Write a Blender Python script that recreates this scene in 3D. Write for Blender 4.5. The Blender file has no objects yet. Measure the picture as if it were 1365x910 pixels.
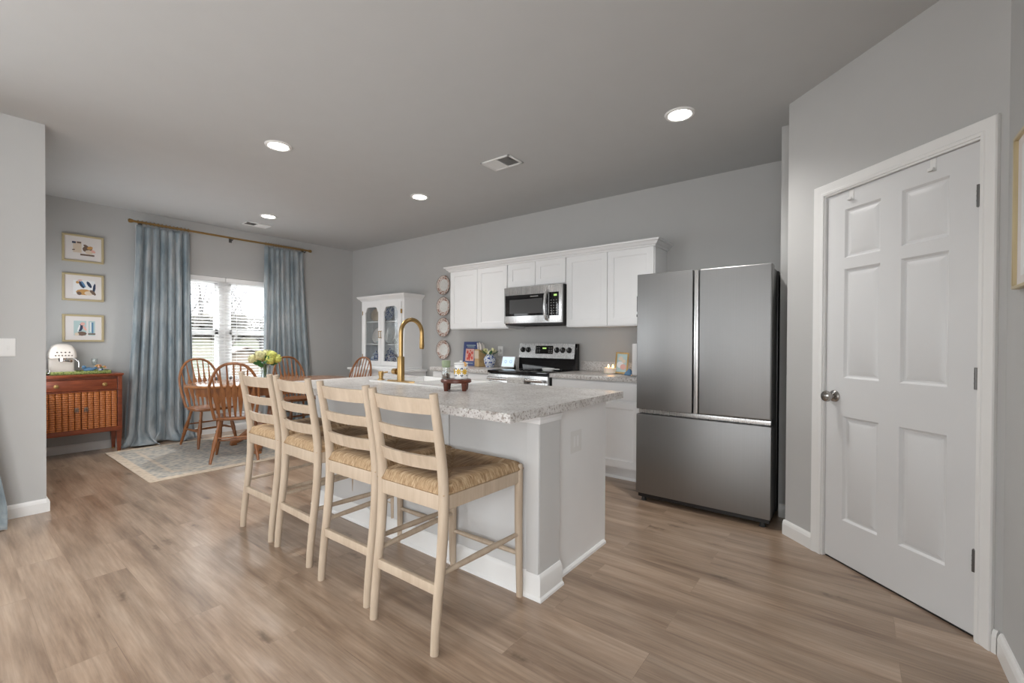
import bpy, bmesh, math, random
from mathutils import Vector, Matrix
random.seed(7)
PI = math.pi
S = bpy.context.scene
COL = S.collection

# ------------------------------------------------------------------ camera
F_PX, YAW, PIT, ROL, SH = 595.026, 0.657527, 0.008213, 0.004961, 6.6046
CAM = Vector((6.689014, -4.283283, 1.209019))
_F = Vector((-math.sin(YAW)*math.cos(PIT), math.cos(YAW)*math.cos(PIT), -math.sin(PIT)))
_R = Vector((math.cos(YAW), math.sin(YAW), 0)); _U = _R.cross(_F)
_R2 = math.cos(ROL)*_R + math.sin(ROL)*_U
_U2 = -math.sin(ROL)*_R + math.cos(ROL)*_U
cd = bpy.data.cameras.new('camera'); cam = bpy.data.objects.new('camera', cd); COL.objects.link(cam)
m = Matrix.Identity(4)
for i in range(3):
    m[i][0], m[i][1], m[i][2], m[i][3] = _R2[i], _U2[i], -_F[i], CAM[i]
cam.matrix_world = m
cd.sensor_width = 36.0; cd.lens = F_PX*36.0/1365; cd.shift_y = SH/1365; cd.clip_start = 0.02
S.camera = cam

# ------------------------------------------------------------------ view, world, daylight, added fill
S.view_settings.view_transform = 'Standard'
S.view_settings.look = 'None'
S.view_settings.exposure = 0.75
S.view_settings.gamma = 1.0
S.view_settings.use_curve_mapping = False
S.cycles.use_denoising = True
S.cycles.max_bounces = 10
S.cycles.diffuse_bounces = 6
S.cycles.sample_clamp_indirect = 6.0
w = bpy.data.worlds.new('overcast_sky'); S.world = w; w.use_nodes = True
bg = w.node_tree.nodes['Background']
bg.inputs[0].default_value = (0.93, 0.965, 1.0, 1)
# overcast sky: several times brighter overhead than at the horizon
_wt = w.node_tree; _tc = _wt.nodes.new('ShaderNodeTexCoord'); _sx = _wt.nodes.new('ShaderNodeSeparateXYZ'); _rp = _wt.nodes.new('ShaderNodeValToRGB'); _mu = _wt.nodes.new('ShaderNodeMath')
_wt.links.new(_tc.outputs['Generated'], _sx.inputs[0]); _wt.links.new(_sx.outputs[2], _rp.inputs[0]); _wt.links.new(_rp.outputs[0], _mu.inputs[0]); _wt.links.new(_mu.outputs[0], bg.inputs[1])
_mu.operation = 'MULTIPLY'; _mu.inputs[1].default_value = 14.0
_e = _rp.color_ramp.elements; _e[0].position = 0.10; _e[0].color = (0.085, 0.085, 0.085, 1); _e[1].position = 0.40; _e[1].color = (0.8, 0.8, 0.8, 1)

def area_light(name, loc, direction, sx, sy, power, color=(1, 1, 1)):
    l = bpy.data.lights.new(name, 'AREA'); l.shape = 'RECTANGLE'; l.size = sx; l.size_y = sy
    l.energy = power; l.color = color
    o = bpy.data.objects.new(name, l); COL.objects.link(o); o.location = loc
    o.rotation_euler = Vector(direction).to_track_quat('-Z', 'Y').to_euler()
    return o
# side: living room window daylight; rear and right: unseen lamps added as fill
area_light('rear_added_fill', (4.75, -7.94, 1.08), (0, 1, -0.12), 1.5, 1.9, 20, (0.93, 0.97, 1.0))
area_light('side_window_daylight', (2.215, -5.9, 1.15), (1, 0, -0.1), 2.0, 1.9, 54, (0.92, 0.965, 1.0))
area_light('right_added_fill', (7.09, -6.0, 1.2), (-1, 0.0, -0.08), 2.6, 1.9, 84, (0.95, 0.975, 1.0))
# added fill lamp for the dining nook, on the wall hidden behind the stub
area_light('nook_added_fill', (0.95, -3.772, 1.45), (0.05, 1, 0.12), 1.3, 1.5, 14, (0.93, 0.97, 1.0))
LAMP_POWER = 80.0
LAMP_DISC = 14.0

# ------------------------------------------------------------------ materials
def lin(r, g, b):
    f = lambda c: (c/255/12.92) if c/255 <= 0.04045 else ((c/255+0.055)/1.055)**2.4
    return (f(r), f(g), f(b), 1)

class N:
    """small node helper"""
    def __init__(s, name, rough=0.5, metal=0.0, color=(0.8, 0.8, 0.8, 1), **kw):
        s.m = bpy.data.materials.new(name); s.m.use_nodes = True
        s.t = s.m.node_tree; s.b = s.t.nodes['Principled BSDF']
        s.b.inputs['Roughness'].default_value = rough
        s.b.inputs['Metallic'].default_value = metal
        s.b.inputs['Base Color'].default_value = color
        for k, v in kw.items():
            s.b.inputs[k.replace('_', ' ')].default_value = v
    def n(s, typ, **kw):
        x = s.t.nodes.new(typ)
        for k, v in kw.items():
            if k.startswith('i_'):
                x.inputs[k[2:].replace('_', ' ')].default_value = v
            else:
                setattr(x, k, v)
        return x
    def l(s, a, b): s.t.links.new(a, b)
    def coord(s, scale=(1, 1, 1), rot=(0, 0, 0)):
        tc = s.n('ShaderNodeTexCoord'); mp = s.n('ShaderNodeMapping')
        mp.inputs['Scale'].default_value = scale; mp.inputs['Rotation'].default_value = rot
        s.l(tc.outputs['Object'], mp.inputs['Vector'])
        return mp.outputs['Vector']
    def ramp(s, fac, stops):
        r = s.n('ShaderNodeValToRGB'); e = r.color_ramp.elements
        while len(e) < len(stops): e.new(0.5)
        for i, (p, c) in enumerate(stops):
            e[i].position = p; e[i].color = c
        s.l(fac, r.inputs['Fac']); return r.outputs['Color']
    def noise(s, vec, scale, detail=3, rough=0.5):
        x = s.n('ShaderNodeTexNoise'); x.inputs['Scale'].default_value = scale
        x.inputs['Detail'].default_value = detail; x.inputs['Roughness'].default_value = rough
        s.l(vec, x.inputs['Vector']); return x
    def mix(s, fac, a, b, blend='MIX'):
        x = s.n('ShaderNodeMix', data_type='RGBA', blend_type=blend)
        for sock, v in ((x.inputs['Factor'], fac), (x.inputs['A'], a), (x.inputs['B'], b)):
            pass
        ins = [i for i in x.inputs if i.enabled]
        fa, aa, bb = x.inputs[0], x.inputs[6], x.inputs[7]
        for sock, v in ((fa, fac), (aa, a), (bb, b)):
            if hasattr(v, 'default_value') or hasattr(v, 'is_linked'): s.l(v, sock)
            else: sock.default_value = v
        return x.outputs[2]
    def math(s, op, a, b=0.0):
        x = s.n('ShaderNodeMath', operation=op)
        for i, v in enumerate((a, b)):
            if hasattr(v, 'is_linked'): s.l(v, x.inputs[i])
            else: x.inputs[i].default_value = v
        return x.outputs[0]
    def color(s, sock): s.l(sock, s.b.inputs['Base Color']); return s
    def bump(s, height, strength=0.2, dist=0.002):
        x = s.n('ShaderNodeBump'); x.inputs['Strength'].default_value = strength; x.inputs['Distance'].default_value = dist
        s.l(height, x.inputs['Height']); s.l(x.outputs[0], s.b.inputs['Normal']); return s

def simple(name, c, rough=0.5, metal=0.0, vary=0.03, scale=6.0, bump=0.0, bscale=200, **kw):
    k = N(name, rough, metal, c, **kw)
    v = k.coord(); nz = k.noise(v, scale)
    lo = tuple(max(0, x*(1-vary)) for x in c[:3])+(1,); hi = tuple(min(1, x*(1+vary)) for x in c[:3])+(1,)
    k.color(k.ramp(nz.outputs['Fac'], [(0.3, lo), (0.7, hi)]))
    if bump: k.bump(k.noise(v, bscale, 2).outputs['Fac'], bump)
    return k.m

M = {}
M['wall'] = simple('wall_paint', (0.485, 0.485, 0.478, 1), 0.75, vary=0.01, bump=0.05, bscale=300)
M['ceiling'] = simple('ceiling_paint', (0.515, 0.522, 0.522, 1), 0.9, vary=0.01, bump=0.08, bscale=200)
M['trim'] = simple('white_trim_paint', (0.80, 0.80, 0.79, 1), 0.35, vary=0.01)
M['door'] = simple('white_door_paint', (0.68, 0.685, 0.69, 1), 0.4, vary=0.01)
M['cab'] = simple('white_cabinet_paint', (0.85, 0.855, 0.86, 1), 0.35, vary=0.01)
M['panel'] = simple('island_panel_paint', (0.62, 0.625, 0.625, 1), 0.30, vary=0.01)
M['blindw'] = simple('white_blind', (0.82, 0.82, 0.82, 1), 0.5, vary=0.01)
M['black'] = simple('black_plastic', (0.012, 0.012, 0.013, 1), 0.35)
M['blackglass'] = simple('black_glass', (0.006, 0.006, 0.007, 1), 0.06)
M['rubber'] = simple('dark_rubber', (0.03, 0.03, 0.03, 1), 0.7)
M['hinge'] = simple('dark_nickel', (0.16, 0.155, 0.15, 1), 0.35, 1.0)
M['nickel'] = simple('satin_nickel', (0.42, 0.40, 0.38, 1), 0.16, 1.0)
M['gold'] = simple('brushed_gold', (0.42, 0.275, 0.115, 1), 0.34, 1.0)
M['brass'] = simple('aged_brass', (0.42, 0.27, 0.11, 1), 0.38, 1.0)
M['goldframe'] = simple('pale_gold_frame', (0.56, 0.47, 0.29, 1), 0.4, 0.35)
M['ceramic'] = simple('white_ceramic', (0.82, 0.82, 0.81, 1), 0.12, vary=0.01)
M['plasticw'] = simple('white_plastic', (0.78, 0.78, 0.77, 1), 0.4, vary=0.01)
M['cream'] = simple('cream_enamel', (0.72, 0.66, 0.60, 1), 0.2, vary=0.01)
M['paper'] = simple('white_paper', (0.8, 0.8, 0.8, 1), 0.9, vary=0.02)
M['mat'] = simple('picture_mat', (0.74, 0.70, 0.68, 1), 0.8, vary=0.01)
M['leaf'] = simple('dark_green_leaf', (0.05, 0.16, 0.05, 1), 0.45, vary=0.3, scale=30)
M['leafd'] = simple('deep_leaf', (0.03, 0.09, 0.03, 1), 0.5, vary=0.3, scale=30)
M['hydr'] = simple('hydrangea_petals', (0.60, 0.62, 0.16, 1), 0.7, vary=0.35, scale=45)
M['hydrp'] = simple('pale_hydrangea_petals', (0.68, 0.66, 0.36, 1), 0.7, vary=0.3, scale=45)
M['wax'] = simple('cream_wax', (0.85, 0.76, 0.62, 1), 0.5, vary=0.02, Subsurface_Weight=0.2)
M['oven'] = simple('oven_steel', (0.55, 0.55, 0.55, 1), 0.25, 1.0)
M['tan'] = simple('tan_wood', (0.52, 0.35, 0.17, 1), 0.45, vary=0.15, scale=20)
M['blue'] = simple('navy_cover', (0.045, 0.07, 0.22, 1), 0.35, vary=0.1)
M['red'] = simple('red_ink', (0.62, 0.06, 0.035, 1), 0.4)
M['pink'] = simple('pink_ink', (0.75, 0.42, 0.36, 1), 0.5)
M['steelblue'] = simple('blue_ink', (0.10, 0.22, 0.38, 1), 0.5)
M['navy'] = simple('dark_blue_ink', (0.03, 0.05, 0.10, 1), 0.5)
M['ochre'] = simple('ochre_ink', (0.55, 0.30, 0.10, 1), 0.5)
M['umber'] = simple('umber_ink', (0.17, 0.11, 0.08, 1), 0.5)
M['sage'] = simple('sage_glaze', (0.26, 0.32, 0.20, 1), 0.4)
M['aqua'] = simple('aqua_ink', (0.45, 0.58, 0.58, 1), 0.5)
M['beige'] = simple('beige_ink', (0.68, 0.57, 0.45, 1), 0.6)
M['chromeball'] = simple('polished_steel', (0.7, 0.7, 0.7, 1), 0.1, 1.0)

def emit(name, c, s):
    k = N(name, 0.5, 0, c)
    k.b.inputs['Emission Color'].default_value = c; k.b.inputs['Emission Strength'].default_value = s
    return k.m
M['lamp'] = emit('lamp_diffuser', (1.0, 0.965, 0.91, 1), LAMP_DISC)
M['flame'] = emit('candle_flame', (1.0, 0.62, 0.22, 1), 9.0)
M['screen'] = emit('display_screen', (0.55, 0.68, 0.80, 1), 0.45)
M['led'] = emit('green_display', (0.35, 0.55, 0.15, 1), 0.6)
M['mark'] = simple('key_marks', (0.35, 0.35, 0.34, 1), 0.5)

def glass(name, col=(1, 1, 1, 1), rough=0.0, alpha_mix=0.9):
    k = N(name)
    tr = k.n('ShaderNodeBsdfTransparent'); gl = k.n('ShaderNodeBsdfGlossy'); mx = k.n('ShaderNodeMixShader')
    tr.inputs[0].default_value = col; gl.inputs['Roughness'].default_value = rough
    fr = k.n('ShaderNodeLayerWeight'); fr.inputs['Blend'].default_value = 0.5
    f = k.math('MINIMUM', k.math('MULTIPLY', k.math('ADD', k.math('POWER', fr.outputs['Facing'], 3.5), 0.045), alpha_mix), 0.9)
    k.l(f, mx.inputs[0]); k.l(tr.outputs[0], mx.inputs[1]); k.l(gl.outputs[0], mx.inputs[2])
    k.l(mx.outputs[0], k.t.nodes['Material Output'].inputs['Surface'])
    return k.m
M['pane'] = glass('window_glass', (0.97, 0.98, 0.98, 1), 0.0, 0.6)
M['cabglass'] = glass('cabinet_glass', (0.97, 0.98, 0.98, 1), 0.015, 1.7)
M['vaseglass'] = glass('clear_vase_glass', (0.95, 0.97, 0.965, 1), 0.0, 1.4)

def stainless(name, base=0.42, rough=0.32):
    k = N(name, rough, 1.0)
    v = k.coord((250, 250, 1.2)); nz = k.noise(v, 1.0, 3)
    b0, b1 = base*0.985, base*1.015
    k.color(k.ramp(nz.outputs['Fac'], [(0.35, (b0, b0, b0*1.0, 1)), (0.65, (b1, b1, b1, 1))]))
    r = k.n('ShaderNodeMapRange'); r.inputs['To Min'].default_value = rough-0.01; r.inputs['To Max'].default_value = rough+0.015
    k.l(nz.outputs['Fac'], r.inputs['Value']); k.l(r.outputs[0], k.b.inputs['Roughness'])
    return k.m
M['steel'] = stainless('brushed_stainless', 0.29, 0.42)
M['steell'] = stainless('bright_stainless', 0.62, 0.27)

def wood(name, c0, c1, rough=0.4, scale=(14, 14, 1.6), detail=5, bump=0.05):
    k = N(name, rough)
    v = k.coord(scale); nz = k.noise(v, 2.2, detail, 0.6)
    k.color(k.ramp(nz.outputs['Fac'], [(0.3, c0), (0.7, c1)]))
    k.bump(nz.outputs['Fac'], bump); return k.m
M['oak'] = wood('whitewashed_oak', (0.435, 0.34, 0.25, 1), (0.55, 0.45, 0.345, 1), 0.5)
M['cherry'] = wood('honey_oak', (0.19, 0.072, 0.026, 1), (0.33, 0.135, 0.05, 1), 0.3)
M['cherrytop'] = wood('honey_oak_top', (0.24, 0.105, 0.045, 1), (0.38, 0.175, 0.075, 1), 0.16, (1.5, 14, 14))
M['mahog'] = wood('red_mahogany', (0.13, 0.028, 0.012, 1), (0.24, 0.058, 0.022, 1), 0.28, (1.6, 3, 14))
M['walnut'] = wood('reddish_walnut', (0.07, 0.018, 0.010, 1), (0.15, 0.040, 0.02, 1), 0.3, (6, 6, 6))

# floor planks
def mk_floor():
    k = N('vinyl_plank_floor', 0.34)
    v = k.coord()
    br = k.n('ShaderNodeTexBrick'); br.offset = 0.37; br.squash = 1.0
    br.inputs['Scale'].default_value = 1.0; br.inputs['Brick Width'].default_value = 1.22; br.inputs['Row Height'].default_value = 0.18
    br.inputs['Mortar Size'].default_value = 0.0012; br.inputs['Mortar Smooth'].default_value = 0.3; br.inputs['Bias'].default_value = 0.0
    br.inputs['Color1'].default_value = (0, 0, 0, 1); br.inputs['Color2'].default_value = (1, 1, 1, 1); br.inputs['Mortar'].default_value = (0.5, 0.5, 0.5, 1)
    k.l(v, br.inputs['Vector'])
    # offset the grain per plank
    off = k.n('ShaderNodeVectorMath', operation='SCALE'); off.inputs['Scale'].default_value = 7.0
    k.l(br.outputs['Color'], off.inputs[0])
    ad = k.n('ShaderNodeVectorMath', operation='ADD'); k.l(v, ad.inputs[0]); k.l(off.outputs[0], ad.inputs[1])
    mp = k.n('ShaderNodeMapping'); mp.inputs['Scale'].default_value = (0.9, 7.5, 1); k.l(ad.outputs[0], mp.inputs['Vector'])
    g1 = k.noise(mp.outputs[0], 1.6, 6, 0.62)
    mp2 = k.n('ShaderNodeMapping'); mp2.inputs['Scale'].default_value = (2.5, 60, 1); k.l(ad.outputs[0], mp2.inputs['Vector'])
    g2 = k.noise(mp2.outputs[0], 1.5, 4, 0.6)
    mp4 = k.n('ShaderNodeMapping'); mp4.inputs['Scale'].default_value = (0.6, 4.2, 1); k.l(ad.outputs[0], mp4.inputs['Vector'])
    g3 = k.noise(mp4.outputs[0], 1.5, 4, 0.55)
    base = k.ramp(g1.outputs['Fac'], [(0.28, (0.20, 0.130, 0.085, 1)), (0.5, (0.345, 0.248, 0.176, 1)), (0.74, (0.45, 0.345, 0.26, 1))])
    fine = k.ramp(g2.outputs['Fac'], [(0.3, (0.80, 0.79, 0.78, 1)), (0.7, (1.11, 1.11, 1.11, 1))])
    c = k.mix(1.0, base, fine, 'MULTIPLY')
    pl = k.ramp(br.outputs['Color'], [(0.0, (0.95, 0.95, 0.95, 1)), (1.0, (1.05, 1.045, 1.04, 1))])
    c = k.mix(1.0, c, pl, 'MULTIPLY')
    c = k.mix(1.0, c, k.ramp(g3.outputs['Fac'], [(0.34, (0.80, 0.785, 0.77, 1)), (0.62, (1.06, 1.06, 1.06, 1))]), 'MULTIPLY')
    # knots
    vo = k.n('ShaderNodeTexVoronoi'); vo.inputs['Scale'].default_value = 1.0
    mp3 = k.n('ShaderNodeMapping'); mp3.inputs['Scale'].default_value = (2.6, 9.0, 1); k.l(ad.outputs[0], mp3.inputs['Vector']); 
    wob = k.noise(v, 26, 3); wa = k.n('ShaderNodeVectorMath', operation='SCALE'); wa.inputs['Scale'].default_value = 0.35; k.l(wob.outputs['Color'], wa.inputs[0])
    wb = k.n('ShaderNodeVectorMath', operation='ADD'); k.l(mp3.outputs[0], wb.inputs[0]); k.l(wa.outputs[0], wb.inputs[1]); k.l(wb.outputs[0], vo.inputs['Vector'])
    sel = k.n('ShaderNodeSeparateXYZ'); k.l(vo.outputs['Color'], sel.inputs[0])
    has = k.math('LESS_THAN', sel.outputs[0], 0.35)
    kn = k.ramp(vo.outputs['Distance'], [(0.0, (0.36, 0.33, 0.31, 1)), (0.09, (0.55, 0.52, 0.49, 1)), (0.2, (0.90, 0.89, 0.88, 1)), (0.36, (1, 1, 1, 1))])
    c = k.mix(has, c, k.mix(1.0, c, kn, 'MULTIPLY'))
    seam = k.ramp(br.outputs['Fac'], [(0.0, (1, 1, 1, 1)), (1.0, (0.86, 0.85, 0.84, 1))])
    c = k.mix(1.0, c, seam, 'MULTIPLY')
    k.color(c)
    r = k.n('ShaderNodeMapRange'); r.inputs['To Min'].default_value = 0.28; r.inputs['To Max'].default_value = 0.44
    k.l(g1.outputs['Fac'], r.inputs['Value']); k.l(r.outputs[0], k.b.inputs['Roughness'])
    k.b.inputs['Coat Weight'].default_value = 0.45; k.b.inputs['Coat Roughness'].default_value = 0.24
    k.bump(g2.outputs['Fac'], 0.12, 0.001)
    return k.m
M['floor'] = mk_floor()

def mk_laminate():
    k = N('speckled_laminate', 0.28)
    v = k.coord()
    a = k.noise(v, 9, 4, 0.6); b = k.noise(v, 70, 3, 0.65); c = k.noise(v, 130, 2, 0.6)
    base = k.ramp(a.outputs['Fac'], [(0.3, (0.50, 0.475, 0.455, 1)), (0.65, (0.68, 0.668, 0.655, 1))])
    sp = k.ramp(b.outputs['Fac'], [(0.36, (0.50, 0.45, 0.42, 1)), (0.46, (1, 1, 1, 1)), (0.60, (1, 1, 1, 1)), (0.68, (1.08, 1.08, 1.09, 1))])
    dk = k.ramp(c.outputs['Fac'], [(0.33, (0.42, 0.39, 0.38, 1)), (0.40, (1, 1, 1, 1))])
    k.color(k.mix(1.0, k.mix(1.0, base, sp, 'MULTIPLY'), dk, 'MULTIPLY'))
    return k.m
M['laminate'] = mk_laminate()

def mk_rush():
    k = N('woven_rush', 0.75)
    tc = k.n('ShaderNodeTexCoord'); sx = k.n('ShaderNodeSeparateXYZ'); k.l(tc.outputs['Object'], sx.inputs[0])
    ax = k.math('ABSOLUTE', sx.outputs[0]); ay = k.math('ABSOLUTE', sx.outputs[1])
    side = k.math('GREATER_THAN', ax, ay)            # left and right triangles
    inv = k.math('SUBTRACT', 1.0, side)
    u = k.math('ADD', k.math('MULTIPLY', sx.outputs[0], inv), k.math('MULTIPLY', sx.outputs[1], side))
    wv = k.math('SINE', k.math('MULTIPLY', u, 900.0))
    cb = k.n('ShaderNodeCombineXYZ'); k.l(k.math('MULTIPLY', u, 120.0), cb.inputs[0]); k.l(k.math('MULTIPLY', sx.outputs[2], 30), cb.inputs[2])
    k.l(k.math('MULTIPLY', k.math('ADD', k.math('MULTIPLY', sx.outputs[0], side), k.math('MULTIPLY', sx.outputs[1], inv)), 8.0), cb.inputs[1])
    nz = k.noise(cb.outputs[0], 1.0, 4, 0.6)
    c = k.ramp(nz.outputs['Fac'], [(0.28, (0.21, 0.12, 0.055, 1)), (0.5, (0.42, 0.285, 0.16, 1)), (0.72, (0.62, 0.485, 0.33, 1))])
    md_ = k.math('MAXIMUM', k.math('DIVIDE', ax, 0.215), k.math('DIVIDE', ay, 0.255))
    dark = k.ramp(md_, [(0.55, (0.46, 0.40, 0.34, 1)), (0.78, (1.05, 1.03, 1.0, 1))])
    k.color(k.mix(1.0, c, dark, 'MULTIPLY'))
    k.bump(k.math('ADD', wv, k.math('MULTIPLY', nz.outputs['Fac'], 2.0)), 0.6, 0.002)
    return k.m
M['rush'] = mk_rush()

def mk_velvet():
    k = N('blue_velvet', 0.6, 0, (0.17, 0.25, 0.30, 1))
    v = k.coord((1, 1, 0.25)); nz = k.noise(v, 9, 4, 0.6)
    k.color(k.ramp(nz.outputs['Fac'], [(0.30, (0.155, 0.205, 0.235, 1)), (0.5, (0.27, 0.315, 0.34, 1)), (0.72, (0.43, 0.445, 0.455, 1))]))
    k.b.inputs['Sheen Weight'].default_value = 1.0; k.b.inputs['Sheen Roughness'].default_value = 0.28
    k.b.inputs['Sheen Tint'].default_value = (0.95, 0.96, 0.98, 1)
    return k.m
M['velvet'] = mk_velvet()

def mk_wicker():
    k = N('woven_rattan', 0.4)
    tc = k.n('ShaderNodeTexCoord'); sx = k.n('ShaderNodeSeparateXYZ'); k.l(tc.outputs['Object'], sx.inputs[0])
    y = k.math('MULTIPLY', sx.outputs[1], 2*PI/0.050); z = k.math('MULTIPLY', sx.outputs[2], 2*PI/0.022)
    nz = k.noise(tc.outputs['Object'], 60, 3)
    wv = k.math('ADD', k.math('SINE', z), k.math('MULTIPLY', nz.outputs['Fac'], 1.2))
    cl = k.ramp(k.math('ADD', k.math('MULTIPLY', wv, 0.25), 0.4), [(0.10, (0.10, 0.022, 0.008, 1)), (0.36, (0.32, 0.085, 0.02, 1)), (0.85, (0.52, 0.18, 0.042, 1))])
    k.color(cl); k.bump(wv, 0.5, 0.003)
    return k.m
M['wicker'] = mk_wicker()

def mk_rug():
    k = N('faded_rug', 0.95)
    tc = k.n('ShaderNodeTexCoord'); sx = k.n('ShaderNodeSeparateXYZ'); k.l(tc.outputs['Object'], sx.inputs[0])
    dx = k.math('SUBTRACT', 0.816, k.math('ABSOLUTE', sx.outputs[0])); dy = k.math('SUBTRACT', 1.18, k.math('ABSOLUTE', sx.outputs[1]))
    d = k.math('MINIMUM', dx, dy)
    v = k.coord(); a = k.noise(v, 26, 5, 0.7); b = k.noise(v, 5, 4, 0.6)
    vo = k.n('ShaderNodeTexVoronoi'); vo.inputs['Scale'].default_value = 24; k.l(v, vo.inputs['Vector'])
    f = k.math('ADD', k.math('MULTIPLY', a.outputs['Fac'], 0.6), k.math('MULTIPLY', vo.outputs['Distance'], 0.5))
    field = k.ramp(f, [(0.36, (0.27, 0.28, 0.275, 1)), (0.54, (0.40, 0.38, 0.345, 1)), (0.72, (0.51, 0.46, 0.39, 1))])
    border = k.ramp(f, [(0.35, (0.47, 0.39, 0.30, 1)), (0.6, (0.60, 0.505, 0.40, 1))])
    band = k.ramp(d, [(0.0, (1, 1, 1, 1)), (0.075, (1, 1, 1, 1)), (0.085, (0, 0, 0, 1)), (0.20, (0, 0, 0, 1)), (0.205, (0.7, 0.7, 0.7, 1)), (0.235, (0.7, 0.7, 0.7, 1)), (0.24, (0, 0, 0, 1))])
    c = k.mix(band, field, border)
    k.color(c); k.bump(a.outputs['Fac'], 0.4, 0.003)
    return k.m
M['rug'] = mk_rug()

def spotted(name, base, s1, s2, sc1, sc2, t1=0.3, t2=0.25, rough=0.15):
    k = N(name, rough)
    v = k.coord()
    a = k.n('ShaderNodeTexVoronoi'); a.inputs['Scale'].default_value = sc1; k.l(v, a.inputs['Vector'])
    b = k.n('ShaderNodeTexVoronoi'); b.inputs['Scale'].default_value = sc2; k.l(v, b.inputs['Vector'])
    ma = k.ramp(a.outputs['Distance'], [(t1-0.02, (1, 1, 1, 1)), (t1+0.02, (0, 0, 0, 1))])
    mb = k.ramp(b.outputs['Distance'], [(t2-0.02, (1, 1, 1, 1)), (t2+0.02, (0, 0, 0, 1))])
    c = k.mix(ma, base, s1); k.color(k.mix(mb, c, s2)); return k.m
M['floral'] = spotted('yellow_flower_glaze', (0.74, 0.72, 0.68, 1), (0.66, 0.42, 0.03, 1), (0.07, 0.11, 0.20, 1), 24, 46, 0.42, 0.22)
M['bluewhite'] = spotted('blue_and_white_glaze', (0.62, 0.66, 0.72, 1), (0.03, 0.06, 0.28, 1), (0.06, 0.12, 0.36, 1), 38, 70, 0.40, 0.30)
M['platerim'] = spotted('transferware_rim', (0.62, 0.54, 0.49, 1), (0.30, 0.13, 0.09, 1), (0.22, 0.16, 0.14, 1), 36, 60, 0.36, 0.26, 0.2)
M['platewell'] = spotted('transferware_well', (0.70, 0.70, 0.675, 1), (0.58, 0.58, 0.55, 1), (0.62, 0.60, 0.58, 1), 26, 60, 0.2, 0.12, 0.2)
M['greentray'] = spotted('green_patterned_lacquer', (0.27, 0.31, 0.10, 1), (0.10, 0.13, 0.03, 1), (0.06, 0.08, 0.03, 1), 70, 110, 0.42, 0.3, 0.3)
M['towel'] = spotted('speckled_towel', (0.52, 0.51, 0.49, 1), (0.34, 0.33, 0.32, 1), (0.66, 0.65, 0.63, 1), 60, 90, 0.35, 0.3, 0.95)

def outdoors(name, c0, c1, scale, rough=0.95):
    k = N(name, rough); v = k.coord(); k.color(k.ramp(k.noise(v, scale, 5, 0.65).outputs['Fac'], [(0.35, c0), (0.65, c1)])); return k.m
M['grass'] = outdoors('winter_lawn', (0.011, 0.015, 0.004, 1), (0.032, 0.026, 0.015, 1), 0.5)
M['bush'] = outdoors('winter_thicket', (0.012, 0.012, 0.009, 1), (0.055, 0.048, 0.038, 1), 2.6)
M['bark'] = outdoors('grey_bark', (0.03, 0.027, 0.024, 1), (0.07, 0.062, 0.056, 1), 6)
M['blossom'] = outdoors('white_blossom', (0.14, 0.13, 0.12, 1), (0.28, 0.27, 0.255, 1), 6)
M['shingle'] = outdoors('brown_shingles', (0.06, 0.046, 0.039, 1), (0.095, 0.075, 0.064, 1), 9)
M['siding'] = outdoors('tan_siding', (0.10, 0.08, 0.065, 1), (0.13, 0.11, 0.09, 1), 3)
M['concrete'] = outdoors('patio_concrete', (0.085, 0.078, 0.075, 1), (0.12, 0.11, 0.105, 1), 3)

# ------------------------------------------------------------------ mesh helpers
def BM(): return bmesh.new()

def box(bm, x0, x1, y0, y1, z0, z1, bev=0.0, seg=2, mi=0):
    if x1 < x0: x0, x1 = x1, x0
    if y1 < y0: y0, y1 = y1, y0
    if z1 < z0: z0, z1 = z1, z0
    t = bmesh.new()
    r = bmesh.ops.create_cube(t, size=1.0)
    for v in t.verts:
        v.co = Vector(((x0+x1)/2+v.co.x*(x1-x0), (y0+y1)/2+v.co.y*(y1-y0), (z0+z1)/2+v.co.z*(z1-z0)))
    if bev > 0:
        b = min(bev, 0.45*min(x1-x0, y1-y0, z1-z0))
        bmesh.ops.bevel(t, geom=list(t.edges), offset=b, segments=seg, profile=0.6, affect='EDGES')
    merge(bm, t, mi)

def merge(bm, t, mi=0, mat=None):
    mp = {}
    for v in t.verts: mp[v] = bm.verts.new(mat @ v.co if mat else v.co)
    for f in t.faces:
        try:
            nf = bm.faces.new([mp[v] for v in f.verts]); nf.material_index = mi
        except ValueError: pass
    t.free()

def face(bm, pts, mi=0):
    f = bm.faces.new([bm.verts.new(Vector(p)) for p in pts]); f.material_index = mi; return f

def prism(bm, poly, axis, a0, a1, mi=0, bev=0.0):
    """poly: 2D points; axis the extrusion axis; the other two in cyclic order x->(y,z) y->(x,z) z->(x,y)"""
    t = bmesh.new()
    def P(p, a):
        return {'x': (a, p[0], p[1]), 'y': (p[0], a, p[1]), 'z': (p[0], p[1], a)}[axis]
    A = [t.verts.new(P(p, a0)) for p in poly]; B = [t.verts.new(P(p, a1)) for p in poly]
    t.faces.new(A); t.faces.new(list(reversed(B)))
    n = len(poly)
    for i in range(n): t.faces.new([A[i], B[i], B[(i+1) % n], A[(i+1) % n]])
    bmesh.ops.recalc_face_normals(t, faces=t.faces)
    if bev: bmesh.ops.bevel(t, geom=list(t.edges), offset=bev, segments=2, affect='EDGES')
    merge(bm, t, mi)

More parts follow.
